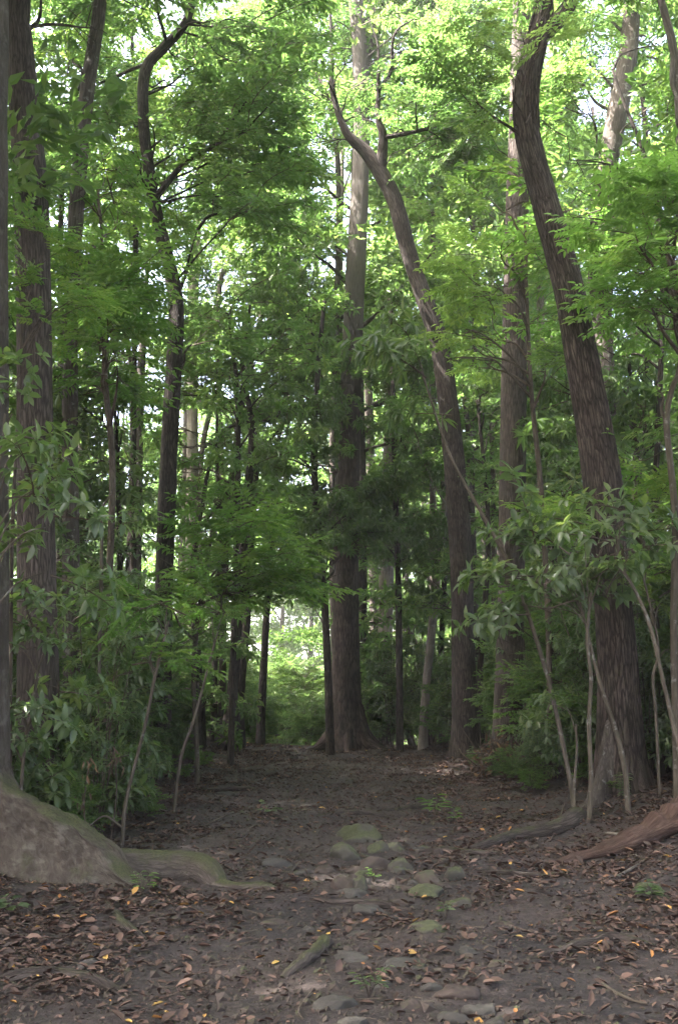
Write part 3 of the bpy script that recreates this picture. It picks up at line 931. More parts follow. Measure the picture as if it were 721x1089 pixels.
    for (x, y) in ((440, 100), (480, 110), (520, 95), (460, 75), (500, 140), (430, 140), (540, 120), (470, 150), (410, 110), (385, 120), (400, 60), (350, 150), (365, 60), (440, 50), (425, 160), (455, 125), (495, 95), (525, 150), (345, 75), (352, 50), (340, 100), (360, 30), (372, 95)):
        t.spray(x, y, R.uniform(23.5, 26), 'fine', 4, (1.0, 1.0, .45), 1.0, -.05, r0=.03)
    t.finish('bark_dark', 'fine')

    # --- straight trunk behind the leaning giant
    t = ptree('straight_tree', 'straight brown trunk with stem debris at its foot, right of the arching tree', [(538, 825, 34), (540, 740, 30), (543, 640, 28), (545, 500, 28), (547, 360, 26), (549, 250, 24), (551, 160, 22), (553, 60, 20), (554, 0, 18)],
              21, 'bark_grey', 'fine', 'fine', extend=6, flare=(.4, .5, 4, 1), sides=20, rough=.035)
    t.crown('fine', .8, 1.0, 8, 4.0, (.1, .8), .55)
    t.finish('bark_brown', 'fine')

    # --- leaning giant
    t = ptree('leaning_giant_tree', 'big dark reddish trunk leaning left on the right side with buttress roots', [(664, 862, 58), (660, 800, 46), (656, 700, 40), (648, 600, 39), (641, 520, 39), (629, 440, 36), (618, 380, 35), (605, 310, 33), (592, 260, 30), (580, 215, 28), (567, 170, 26), (559, 130, 25), (560, 90, 24), (567, 55, 23), (575, 22, 22), (577, 0, 19)],
              14.5, 'bark_red', 'fine', 'fine', extend=4, flare=(.55, .5, 4, 1), sides=30, rough=.06)
    Q, r = t.trunk([at(574, 40, 14.5), at(592, 22, 14.5), at(604, 6, 14.5), at(618, -30, 14.5), at(640, -120, 14.6)], [.14, .13, .12, .10, .06], 14, .07, main=False)
    t.dress(Q, 'fine', .45, 1, .6)
    # forked snag limb and thin limbs
    Q = t.limb_to(at(597, 248, 14.5), at(690, 226, 13.6), .045, -.05); t.dress(Q, 'compound', .35, .7, .5)
    Q = t.limb_to(at(562, 150, 14.5), at(505, 108, 14.2), .035, 0); t.dress(Q, 'fine', .4, .75, .3)
    # climbing vines on the upper trunk
    for k in range(7):
        pts_ = []
        a = R.random() * 6
        for f in np.linspace(.62, .98, 16):
            j = int(f * (len(t.P) - 1)); a += R.uniform(-.5, .6)
            pts_.append(t.P[j] + (t.r[j] * 1.06) * np.array((math.cos(a), math.sin(a), 0)))
        Q, r = catmull(pts_, 50, np.linspace(.022, .010, 16)); addtube(t.wood, Q, r, 5, 0, .5)
    for (x, y) in ((553, 30), (548, 60), (570, 50), (545, 95), (560, 75)):
        t.spray(x, y, 14.1, 'compound', 2, (.35, .3, .4), .6, .25, r0=.015)
    mb = MB()
    for (ax, ay, bx, by, hh, yb) in ((650, 745, 604, 880, .0, 13.9), (672, 760, 700, 866, .0, 14.0)):
        pr = [at(ax, ay, 14.35), at(ax * .75 + bx * .25, ay * .55 + by * .45, 14.2), at(ax * .42 + bx * .58, ay * .22 + by * .78, yb), at(bx, by, yb - .1)]
        pr[-1][2] = g(pr[-1][0], pr[-1][1]) + .02
        C = catmull(pr, 26); Vv = []; tc = []
        rg_ = 14
        for i in range(26):
            bse = C[i].copy(); bse[2] = g(C[i][0], C[i][1]) - .15
            dv = nrm(np.r_[(C[-1] - C[0])[:2], 0]); sd = np.array((dv[1], -dv[0], 0))
            for j in range(rg_):
                u = j / (rg_ - 1) * 2 - 1; a = abs(u)
                p = bse + (C[i] - bse) * (1 - a ** 3) + sd * (math.copysign(math.sin(min(1, a * 1.5) * pi / 2) * .06 + .12 * a ** 4, u)) * (1 - .35 * i / 26)
                p = p + sd * (vn(i * .4, u * 3, 5) - .5) * .07
                Vv.append(p); tc.append((u * .3, i * .03, p[2]))
        i = np.arange(25)[:, None] * rg_; j = np.arange(rg_ - 1)[None]
        F = np.stack([i + j, i + rg_ + j, i + rg_ + j + 1, i + j + 1], -1).reshape(-1, 4)
        b1 = MB(); b1.add(np.array(Vv), F, 0, .5, True, np.array(tc)); b1.build('buttress', [M['bark_grey' if bx < 650 else 'bark_brown']], t.o)
    q = [gpx(614, 872), gpx(600, 880), gpx(575, 888), gpx(545, 893), gpx(520, 901), gpx(500, 906)]
    Q, r = catmull([a + np.array((0, 0, .03)) for a in q], 40, [.13, .10, .085, .075, .06, .03])
    mb = MB(); addtube(mb, Q, r, 10, 0, .5, rough=.12, seed=17); mb.build('root', [M['bark_root']], t.o)
    t.crown('fine', .84, 1.0, 12, 4.8, (.05, .8), .5)
    t.finish('bark_red', 'fine')

    # --- mottled trunk behind the giant
    t = ptree('mottled_tree', 'mottled grey trunk partly hidden behind the leaning giant, tilting right', [(655, 720, 24), (650, 560, 22), (643, 430, 21), (640, 340, 20), (634, 280, 20), (638, 220, 21), (648, 165, 21), (658, 110, 21), (667, 60, 19), (672, 0, 17)],
              23, 'bark_grey', 'fine', 'fine', extend=5, flare=(.5, .4, 4, 1), sides=16, rough=.07)
    t.limb_to(at(641, 355, 23), at(655, 290, 22.6), .08, 0)
    for (x, y) in ((620, 60), (690, 40), (640, 20), (700, 90), (600, 90), (670, 130), (705, 150), (625, 120)):
        t.spray(x, y, R.uniform(21.5, 24), 'fine', 4, (1.0, 1.0, .45), 1.0, 0, r0=.05)
    t.crown('fine', .8, 1.0, 8, 4.0, (.0, .8), .5)
    t.finish('bark_grey', 'fine')


main_trees()


def smaller_trees():
    # label, trunk points, Y, bark, leafm, sprays[(px,py,Y,kind,n)], group
    L = []
    def T(name, label, pts, Y, bark, leafm, sprays, spread=(1.1, 1.1, .55), s=1.0, dt=0, flare=(.5, .35, 4, 1), r0=.03, cat='tree', sides=10, hide=False):
        t = ptree(name, label, pts, Y, bark, 'fine', leafm, flare=flare, sides=sides, cat=cat, rough=.06)
        for (x, y, yy, kind, n) in sprays:
            t.spray(x, y, yy, kind, n, spread, s, dt + R.uniform(-.08, .08), r0=r0)
        t.finish(bark, leafm)
        return t

    # the dark drooping-leaved tree left of the central trunk
    T('drooping_tree', 'dark glossy drooping-leaved tree just left of the central trunk', [(352, 800, 9), (346, 650, 8), (334, 500, 7), (338, 400, 6), (345, 320, 4)], 27, 'bark_dark', 'mango',
      [(x, y, R.uniform(25.8, 28.2), 'mango', 5) for (x, y) in ((325, 340), (305, 360), (325, 385), (290, 420), (320, 430), (330, 455), (300, 470), (275, 480), (325, 495), (300, 520), (330, 530), (320, 560), (345, 570), (295, 555), (325, 600), (340, 615), (305, 600), (330, 635), (375, 545), (380, 400), (320, 310), (385, 530), (365, 590), (392, 565), (350, 545), (380, 580))],
      (.75, .95, .75), .85)
    T('drooping_tree', 'dark drooping-leaved tree between the central and the arching trunks', [(425, 800, 8), (424, 650, 7), (420, 500, 6), (418, 400, 5), (415, 320, 4)], 28.5, 'bark_dark', 'mango',
      [(x, y, R.uniform(27.5, 29.5), 'mango', 5) for (x, y) in ((420, 320), (410, 355), (435, 350), (420, 390), (440, 410), (415, 430), (430, 450), (425, 485), (440, 500), (420, 520), (425, 550), (410, 580), (440, 580), (420, 610), (450, 540))],
      (.6, .95, .7), .85)
    T('drooping_tree', 'dark drooping-leaved tree behind the leaning giant on the right', [(690, 800, 9), (688, 650, 8), (680, 520, 7), (672, 430, 5), (668, 380, 4)], 21, 'bark_dark', 'mango',
      [(x, y, R.uniform(20, 22), 'mango', 5) for (x, y) in ((665, 400), (690, 390), (712, 430), (670, 440), (695, 465), (715, 490), (675, 500), (600, 440), (590, 480), (700, 530), (580, 520), (600, 545), (585, 400))],
      (.8, .8, .6), 1.0)
    # fresh-green feather-leaved trees
    T('feathery_tree', 'fresh green feather-leaved tree filling the left between the slim trunks', [(112, 800, 8), (115, 650, 8), (120, 500, 7), (112, 400, 6), (110, 300, 5), (108, 240, 3)], 16, 'twig', 'compound',
      [(x, y, R.uniform(14.6, 17.5), 'compound', 5) for (x, y) in ((100, 215), (125, 235), (95, 260), (130, 275), (108, 300), (130, 310), (90, 335), (120, 345), (105, 375), (125, 390), (95, 410), (112, 190), (90, 290))],
      (.6, .75, .32), .9, .0)
    T('feathery_tree', 'light feather-leaved sapling spreading low between the crooked tree and the path', [(210, 805, 5), (206, 720, 5), (212, 650, 5), (222, 590, 4), (228, 540, 3)], 19, 'stem', 'compound',
      [(x, y, R.uniform(17.6, 20), 'compound', 4) for (x, y) in ((165, 640), (195, 628), (225, 622), (255, 630), (280, 618), (180, 600), (210, 590), (245, 590), (270, 600), (230, 560), (200, 555), (150, 620), (255, 560))],
      (.8, .8, .20), .9, .05)
    T('feathery_tree', 'bright lime feather-leaved tree between the straight trunk and the leaning giant', [(585, 800, 7), (582, 650, 6), (575, 520, 6), (565, 420, 5), (560, 320, 4), (558, 240, 3)], 17.5, 'twig', 'lime',
      [(x, y, R.uniform(16.2, 18), 'compound', 4) for (x, y) in ((530, 265), (550, 295), (525, 300), (560, 335), (525, 350), (500, 365), (485, 380), (515, 385), (575, 365), (495, 350), (538, 225), (580, 395))],
      (.5, .6, .18), .72, .05)
    T('feathery_tree', 'shaded feather-leaved tree overhanging the right edge at mid height', [(745, 860, 14), (742, 650, 12), (738, 480, 11), (728, 380, 9), (716, 300, 6), (700, 240, 4)], 12, 'twig', 'compound',
      [(x, y, R.uniform(10.8, 12.5), 'compound_hi', 4) for (x, y) in ((700, 235), (675, 250), (690, 275), (715, 265), (675, 290), (700, 300), (720, 310), (710, 215), (685, 315), (720, 250), (715, 335))],
      (.35, .5, .16), .55, -.05)
    T('feathery_tree', 'feather-leaved tree with yellow-green sprays behind the right-hand saplings', [(705, 850, 8), (700, 720, 7), (690, 620, 6), (680, 560, 4), (672, 520, 3)], 16, 'stem', 'compound',
      [(x, y, R.uniform(14.2, 16.2), 'compound_hi', 4) for (x, y) in ((690, 505), (715, 540), (640, 545), (600, 550), (670, 550), (700, 570), (580, 560), (712, 610), (690, 640), (675, 480))],
      (.5, .5, .18), .62, .22)
    # leafy fill trees of the middle storey
    F = [
        ('bushy tree with small leaves and a forked stem between crooked and central trunks', 246, 24, [(240, 360), (265, 400), (225, 410), (250, 450), (280, 440), (215, 470), (245, 500), (270, 520), (225, 530), (205, 500), (255, 320), (285, 370), (210, 340)], 'broad', 'fine'),
        ('broad-leaved dark tree in the gap between slim and crooked trunks', 128, 19, [(110, 440), (130, 460), (120, 490), (140, 500), (105, 520), (130, 540), (140, 570), (115, 570), (140, 590), (100, 600), (120, 420)], 'broad', 'broad'),
        ('dark broad-leaved tree crowded behind the big left trunk', 20, 18, [(10, 380), (60, 400), (15, 440), (60, 470), (10, 510), (65, 530), (20, 570), (60, 600), (15, 640), (5, 330), (65, 340)], 'broad', 'broad'),
        ('dark leafy tree standing between the arching and straight trunks', 515, 26, [(515, 430), (520, 460), (505, 490), (525, 510), (510, 545), (520, 580), (505, 610), (525, 640), (510, 670), (470, 600), (465, 640), (520, 410)], 'broad', 'fine'),
        ('broad-leaved tree crowding the gap right of the straight trunk', 590, 20, [(575, 570), (600, 590), (580, 620), (610, 630), (590, 655), (570, 680), (605, 690), (625, 600), (585, 540)], 'broad', 'broad'),
        ('dense dark tree behind the thin stem on the right edge', 712, 19, [(700, 590), (718, 620), (690, 650), (715, 670), (695, 700), (685, 610), (718, 570), (700, 730)], 'broad', 'broad'),
        ('shaded leafy tree low behind the central trunk roots', 440, 33, [(420, 640), (445, 660), (400, 680), (430, 700), (460, 690), (410, 720), (445, 735), (395, 640), (470, 660), (385, 710)], 'broad', 'fine'),
        ('shady leafy tree low beside the dark trunk group', 215, 27, [(200, 640), (215, 670), (195, 690), (210, 720), (225, 700), (190, 730), (220, 740), (205, 755), (230, 660)], 'broad', 'fine'),
        ('sunlit thin-branched tree in the upper gap right of the arching tree', 500, 33, [(480, 190), (510, 200), (460, 220), (495, 235), (525, 225), (470, 255), (505, 270), (450, 270), (530, 270), (480, 300), (510, 310), (455, 320), (440, 200), (535, 190), (420, 300)], 'fine', 'lime'),
        ('sunlit tree filling the gap above the dead snag', 232, 36, [(290, 250), (310, 280), (270, 270), (300, 310), (260, 300), (325, 290), (285, 335), (240, 290), (320, 330), (230, 260), (250, 340)], 'fine', 'far'),
        ('leafy tree catching light behind the slim leaning trunk', 60, 24, [(65, 140), (60, 180), (75, 230), (60, 100), (110, 150), (120, 120), (125, 60), (70, 60), (115, 90), (55, 260), (130, 180)], 'fine', 'lime'),
        ('leafy tree between the giant and the right edge, high up', 700, 19, [(690, 190), (710, 170), (680, 210), (715, 120), (640, 190), (610, 200), (625, 230), (605, 170), (712, 60), (600, 230), (615, 260), (625, 320), (640, 370)], 'fine', 'compound'),
    ]
    F += [
        ('tall leafy tree whose dark crown closes the top between crooked and central trunks', 358, 34, [(300, 40), (330, 70), (280, 20), (345, 20), (340, 130), (350, 180), (335, 220), (360, 60), (255, 60), (350, 250), (310, 240), (270, 160), (265, 220)], 'fine', 'fine'),
        ('tall leafy tree closing the top between the central and straight trunks', 458, 34, [(410, 30), (420, 90), (455, 110), (490, 100), (520, 80), (535, 30), (430, 150), (465, 160), (500, 150), (530, 140), (410, 130), (445, 10), (510, 15), (420, 200), (450, 210), (480, 200), (400, 60)], 'fine', 'fine'),
        ('tall leafy tree closing the top right behind the mottled trunk', 690, 28, [(600, 40), (630, 30), (660, 50), (690, 30), (715, 60), (620, 90), (650, 110), (690, 90), (715, 120), (605, 130), (640, 150), (680, 150), (710, 180), (620, 180), (660, 200), (690, 220), (715, 20), (600, 10), (640, 0), (590, 170)], 'fine', 'fine'),
        ('tall leafy tree closing the top left behind the slim leaning trunk', 145, 27, [(60, 30), (85, 10), (130, 20), (70, 80), (120, 60), (145, 50), (65, 130), (115, 110), (140, 100), (60, 200), (75, 180), (120, 160), (145, 150), (200, 40), (225, 10), (180, 30), (240, 90), (210, 130), (125, 220), (145, 250), (200, 220), (220, 180)], 'fine', 'fine'),
        ('mid-height leafy tree deep between slim and crooked trunks', 140, 30, [(130, 300), (110, 350), (145, 380), (150, 440), (110, 450), (120, 520), (60, 480), (58, 350), (215, 400), (215, 520)], 'broad', 'fine'),
        ('mid-height leafy tree deep between the arching and straight trunks', 520, 34, [(515, 330), (525, 370), (510, 400), (525, 440), (505, 460), (520, 500), (510, 540), (525, 570), (515, 610), (520, 650), (570, 440), (575, 480), (570, 520), (580, 340), (460, 480), (455, 520), (460, 440), (450, 560)], 'broad', 'fine'),
        ('mid-height leafy tree deep behind the leaning giant', 668, 28, [(665, 360), (690, 350), (715, 370), (680, 400), (710, 430), (670, 470), (700, 480), (680, 530), (712, 560), (690, 600), (580, 420), (590, 460), (600, 500), (580, 560), (610, 440), (575, 610), (605, 580), (590, 640)], 'broad', 'fine'),
        ('mid-height leafy tree deep between crooked and central trunks', 214, 38, [(220, 350), (280, 330), (340, 300), (275, 380), (340, 380), (230, 430), (300, 440), (250, 490), (330, 490), (300, 540), (240, 570)], 'fine', 'fine'),
    ]
    for lab, x, Y, sp, kind, leafm in F:
        ys = [s_[1] for s_ in sp]
        pts = [(x, 795, 7), (x + R.uniform(-6, 6), (795 + max(ys)) / 2, 6.5), (x + R.uniform(-8, 8), max(ys) * .6 + min(ys) * .4, 5.5), (np.mean([s_[0] for s_ in sp]), min(ys) + 15, 3)]
        T('understorey_tree', lab, pts, Y, 'bark_dark' if Y < 30 else 'bark_grey', leafm, [(a, b, Y + R.uniform(-1.4, 1.4), kind, 5) for a, b in sp], (1.0, 1.0, .6) if kind != 'broad' else (.8, .8, .6), 1.0 if Y < 30 else 1.15)


smaller_trees()


def slim_trunks():
    """slim trunks one can tell apart between the big ones"""
    def S(label, pts, Y, bark, sides=10, crown=True, extra=(), ext=4, leafm='fine', name='slender_tree'):
        t = ptree(name, label, pts, Y, bark, 'fine', leafm, flare=(.6, .3, 4, 1), sides=sides, rough=.07, extend=ext)
        for e in extra:
            t.limb_to(at(*e[0]), at(*e[1]), e[2], e[3])
        if crown: t.crown('fine', .72, 1.0, 6, 3.0, (.1, .8), .55)
        t.finish(bark, leafm)
    S('darkest trunk of the cluster left of the path end, leaning over rooty ground', [(240, 800, 20), (247, 740, 12), (254, 640, 11), (262, 540, 10), (268, 460, 7)], 28, 'bark_dark')
    S('thin dark trunk right beside the path end', [(276, 800, 10), (280, 720, 8), (284, 650, 7), (290, 560, 6), (296, 470, 4)], 32, 'bark_dark')
    S('upright dark trunk in the cluster left of the path end', [(256, 800, 12), (256, 740, 9), (262, 660, 9), (266, 580, 9), (272, 500, 7)], 30, 'bark_dark')
    S('forking grey sapling with curved limbs between crooked and central trunks', [(214, 800, 6), (208, 700, 6), (205, 620, 6), (209, 570, 6), (214, 545, 5), (222, 500, 4), (236, 460, 4), (268, 448, 3)], 24, 'bark_dark', ext=0.6, crown=False,
      extra=(((211, 562, 24), (255, 510, 24), .05, -.06), ((236, 610, 24), (250, 540, 24), .05, 0)))
    S('thin vine-like pole in the green left of crooked trunk', [(104, 790, 4), (106, 700, 4), (108, 620, 4), (110, 540, 3)], 14, 'stem', ext=.5, crown=False)
    S('pale sunlit trunk far behind the arching tree', [(408, 790, 18), (409, 700, 16), (411, 600, 16), (414, 500, 14), (416, 400, 12)], 38, 'bark_pale')
    S('pale crooked slim trunk between central and arching trees', [(449, 800, 10), (452, 740, 9), (458, 680, 9), (463, 630, 9), (466, 600, 8), (472, 540, 6)], 29, 'bark_pale', ext=2,
      extra=(((463, 625, 29), (452, 590, 29), .07, 0),))
    S('slim dark trunk leaning right behind the straight trunk', [(470, 800, 7), (468, 720, 6), (471, 650, 6), (474, 560, 5)], 31, 'bark_dark')
    S('dim straight trunk just right of the arching tree base', [(506, 800, 14), (504, 720, 12), (503, 640, 11), (500, 540, 10)], 30, 'bark_dark')
    S('pale mottled trunk deep behind the crooked tree', [(203, 790, 14), (204, 600, 13), (205, 420, 12), (206, 310, 12), (210, 230, 10)], 38, 'bark_pale')
    S('pale trunk glimpsed behind the feathery left foliage', [(146, 800, 12), (145, 650, 11), (147, 520, 10), (150, 400, 9)], 30, 'bark_grey')
    S('dim trunk among shadows right of the giant', [(706, 830, 12), (704, 720, 11), (700, 600, 10), (700, 480, 9)], 24, 'bark_dark')
    S('pale trunk with sunny patches behind the straight tree', [(577, 800, 12), (574, 650, 11), (573, 500, 10), (575, 380, 9), (572, 250, 8)], 34, 'bark_pale')
    S('slim trunk standing at the left of the dark trunk cluster', [(229, 795, 8), (228, 720, 7), (232, 650, 7), (236, 560, 6)], 31, 'bark_dark')
    # pale thin stem on the right edge, with its fork
    t = ptree('slender_tree', 'thin pale stem rising along the right edge, forked at eye height above shrubs', [(722, 900, 9), (718, 780, 8), (716, 660, 8), (718, 560, 8), (712, 490, 7), (708, 450, 7), (712, 420, 6), (721, 395, 5), (728, 350, 4)], 12.5, 'stem', 'compound', 'compound', flare=(.3, .2, 3, 0), sides=10, extend=1.0)
    t.limb_to(at(708, 448, 12.5), at(697, 412, 12.5), .03, 0); t.crown('compound', .85, 1, 3, 1.2, (.2, .8), .4)
    t.finish('stem', 'compound')
    t = ptree('slender_tree', 'pinkish branchy stem in the top right corner', [(738, 880, 14), (735, 600, 13), (730, 300, 11), (722, 120, 10), (716, 55, 9), (705, 10, 8), (698, -20, 7)], 15, 'bark_grey', 'fine', 'fine', flare=(.3, .2, 3, 0), sides=12, extend=3)
    t.limb_to(at(716, 55, 15), at(718, 130, 14.6), .05, -.05); t.crown('fine', .8, 1, 6, 3, (0, .7), .5)
    t.finish('bark_grey', 'fine')
    # dead snag
    t = Tree('dead_snag', 'bare forked dead branch standing dark against bright leaves left of centre', (at(236, 790, 31)[0], 31, g(at(236, 790, 31)[0], 31)), 'dead tree')
    b = np.array(t.o.location)
    t.trunk([b - UP * .2, at(240, 600, 31), at(254, 450, 31), at(271, 365, 31), at(278, 335, 31), (at(281, 318, 31))], [.12, .11, .10, .09, .08, .05], 10, .1)
    t.trunk([at(271, 365, 31), at(280, 350, 31), at(290, 335, 31), at(297, 328, 31)], [.085, .08, .07, .04], 8, .12, main=False)
    t.trunk([at(279, 335, 31), at(280, 322, 31), at(286, 312, 31), at(290, 310, 31)], [.07, .06, .045, .03], 8, .12, main=False)
    t.finish('bark_dark')


slim_trunks()


# ------------------------------------------------------------------ saplings by the path (hand placed)
def sapling(label, pts, Y, leafs, kind, leafm, bark='stem', s=1.0, dt=0, name='sapling', extra=()):
    """pts: photo points of the stem (px, py, width); leafs: (px, py, dY, n)"""
    W = [at(x, y, Y) for x, y, w in pts]; Rr = [max(.005, .74 * wpx(w, p)) for (x, y, w), p in zip(pts, W)]
    W[0][2] = g(W[0][0], W[0][1]) - .05
    b = W[0].copy(); b[2] += .05
    o = empty(name, b, label, 'sapling')
    PRUNE[0] = False
    st = MB(); lf = MB()
    Q, r = catmull(W, max(12, len(W) * 8), Rr)
    addtube(st, Q, r, 8, 0, .5, rough=.10, seed=R.randrange(999))
    for ex in extra:
        E = [at(x, y, Y + dy) for x, y, dy in ex]
        E, r = catmull(E, 16, np.linspace(.016, .006, len(E))); addtube(st, E, r, 6, 0, .5, rough=.1)
    for (x, y, dy, n) in leafs:
        q = at(x, y, Y + dy)
        j = int(np.argmin(np.linalg.norm(Q - q, axis=1))); j = max(2, j - 4)
        e, r = catmull([Q[j], Q[j] * .5 + q * .5 + UP * .08, q], 8, [.009, .007, .004]); addtube(st, e, r, 5, 0, .5)
        for k in range(n):
            d = nrm(np.array((q - Q[j])) * .8 + RS.normal(0, .5, 3)); d[2] = d[2] * .4 - .05
            put_bough(lf, kind, q + jit(.08), d, s * (1.3 if kind == 'broad_hi' else 1) * R.uniform(.8, 1.15), dt + R.gauss(0, .08))
    PRUNE[0] = True
    st.build('stem', [M[bark]], o)
    if lf.nv: lf.build('foliage', [M[leafm], M['twig']], o)
    return o


sapling('leaning pale sapling with long drooping leaves at its tip, right of the path', [(612, 862, 7), (604, 820, 7), (588, 745, 6), (570, 680, 6), (545, 610, 6), (520, 560, 5), (500, 525, 5), (482, 492, 4), (470, 462, 4), (458, 425, 3), (448, 395, 3)], 13.2,
        [(440, 372, 0, 2), (455, 400, -.1, 1), (470, 440, .1, 1)], 'mango_hi', 'broad', s=.85, name='sapling')
sapling('upright knobbly sapling stem growing in front of the buttress roots on the right', [(626, 890, 8), (628, 830, 7), (626, 770, 7), (628, 720, 6), (624, 680, 5), (628, 630, 4)], 12.3,
        [(610, 600, 0, 2), (640, 620, -.1, 2), (620, 560, .1, 2), (590, 640, 0, 2), (650, 590, 0, 1)], 'broad_hi', 'broad', s=.62)
sapling('sapling stem slanting across the giant trunk to lower right', [(668, 872, 8), (664, 820, 8), (655, 780, 7), (642, 740, 6), (632, 705, 5), (624, 670, 4), (616, 640, 3)], 12.6,
        [(600, 610, 0, 2), (580, 590, .1, 2), (570, 620, .2, 2), (630, 575, 0, 1), (560, 650, 0, 2)], 'broad_hi', 'broad', s=.66)
sapling('arching sapling with large oval leaves drooping over the giant trunk', [(735, 860, 7), (722, 800, 7), (706, 730, 6), (692, 670, 6), (676, 630, 5), (660, 602, 5), (655, 570, 3)], 12.0,
        [(650, 575, 0, 2), (668, 590, -.1, 1), (640, 600, .1, 1), (660, 550, .1, 1)], 'broad_hi', 'broad', s=.62, dt=.08)
sapling('thin sapling bending at the right edge behind the arching one', [(700, 830, 5), (697, 760, 5), (694, 720, 5), (700, 690, 4), (690, 640, 3), (680, 600, 3)], 13.4,
        [(690, 600, 0, 2), (705, 640, 0, 2), (715, 690, 0, 2)], 'broad_hi', 'broad', s=.6)
sapling('pair of short bare stems beside the knobbly sapling', [(612, 870, 5), (610, 840, 5), (613, 800, 4), (612, 770, 3)], 12.6, [(600, 750, .1, 1)], 'broad_hi', 'broad', s=.45)
sapling('pale slanting sapling stem at the left path edge rising from the buttress', [(130, 895, 6), (133, 860, 6), (142, 820, 5), (155, 770, 5), (165, 720, 5), (172, 690, 4), (180, 660, 3)], 10.8,
        [(178, 645, 0, 2), (160, 655, .1, 1), (150, 700, .2, 1)], 'compound', 'compound', s=.55, extra=(((130, 880, 0), (112, 868, -.1), (96, 878, -.2)), ((166, 715, 0), (160, 700, 0), (170, 672, .1))))
sapling('thin bare sapling leaning right over the path edge on the left', [(185, 835, 5), (193, 805, 5), (205, 770, 5), (215, 735, 4), (224, 700, 4), (232, 672, 3)], 14.5,
        [(240, 650, 0, 2), (225, 655, .1, 1)], 'compound', 'compound', s=.6)
sapling('feather-leaved sapling whose bright leaflets cross the thick left trunk', [(14, 860, 6), (12, 700, 6), (14, 560, 5), (20, 440, 5), (24, 350, 4), (26, 290, 3)], 9.6,
        [(30, 250, 0, 2), (48, 268, -.1, 2), (20, 262, 0, 1), (60, 325, -.1, 2), (30, 300, 0, 2), (45, 345, -.1, 2), (75, 320, 0, 1)], 'compound_hi', 'compound', bark='twig', s=.40, dt=.15)
sapling('sapling at the left edge with large pale-sheened leaves at mid height', [(-14, 880, 8), (-12, 760, 7), (-8, 640, 6), (-4, 560, 5), (2, 480, 4), (6, 440, 3)], 7.6,
        [(14, 440, 0, 2), (30, 470, 0, 1), (10, 500, -.1, 2), (40, 520, .1, 1), (25, 545, 0, 1), (55, 560, .2, 1), (15, 580, 0, 1), (45, 610, .1, 1)], 'broad_hi', 'broad', s=.48, dt=.05)
sapling('low leafy sapling in front of the thick left trunk with a curved stem', [(22, 845, 6), (26, 800, 5), (34, 760, 5), (40, 720, 4), (48, 690, 3)], 9.8,
        [(30, 660, 0, 2), (55, 680, 0, 2), (15, 690, 0, 2), (45, 720, -.1, 2), (10, 740, 0, 2), (70, 650, .2, 1), (5, 790, 0, 2)], 'broad_hi', 'broad', s=.5)


def thin_saplings():
    for i in range(26):
        sd = -1 if i < 11 else 1
        y = R.uniform(10.5, 22) if sd < 0 else R.uniform(13.5, 24)
        x = (np.interp(y, [9.5, 12, 16, 25], [-3.0, -2.8, -3.2, -3.9]) - 2.6 * R.random()) if sd < 0 else np.interp(y, [13, 16, 20, 26], [4.9, 3.9, 3.6, 3.6]) + 3.2 * R.random()
        b = np.array((x, y, g(x, y))); H = R.uniform(2.2, 4.6)
        lab, grp = (('thin bare-stemmed sapling in the thicket on the left of the path', 'thin saplings left of the path') if sd < 0 else
                    ('thin bare-stemmed sapling in the thicket on the right of the path', 'thin saplings right of the path'))
        o = empty('sapling', b, lab, 'sapling', grp)
        a = R.random() * 6.3; ln = R.uniform(.05, .38) * H
        top = b + np.array((math.cos(a) * ln, math.sin(a) * ln, H))
        st = MB(); lf = MB()
        Q, r = catmull([b - UP * .05, b * .7 + top * .3 + jit(.10), b * .35 + top * .65 + jit(.14), top], 26, [.020, .016, .012, .005])
        addtube(st, Q, r, 6, 0, .5, rough=.12, seed=i)
        kd, lm = R.choice((('broad_hi', 'broad'), ('fine', 'fine'), ('compound', 'compound'), ('broad_hi', 'broad')))
        for k in range(7):
            j = R.randrange(9, 25); aa = R.random() * 6.3
            e = Q[j] + np.array((math.cos(aa), math.sin(aa), R.uniform(.1, .8))) * R.uniform(.15, .5)
            addtube(st, np.array([Q[j], (Q[j] + e) / 2 + jit(.02), e]), np.array([.007, .005, .003]), 4, 0, .5, cap=False)
            if k < 6: put_bough(lf, kd, e, (math.cos(aa), math.sin(aa), R.uniform(-.1, .4)), R.uniform(.45, .75), R.gauss(0, .1))
        st.build('stem', [M['stem']], o)
        if lf.nv: lf.build('foliage', [M[lm], M['twig']], o)


thin_saplings()


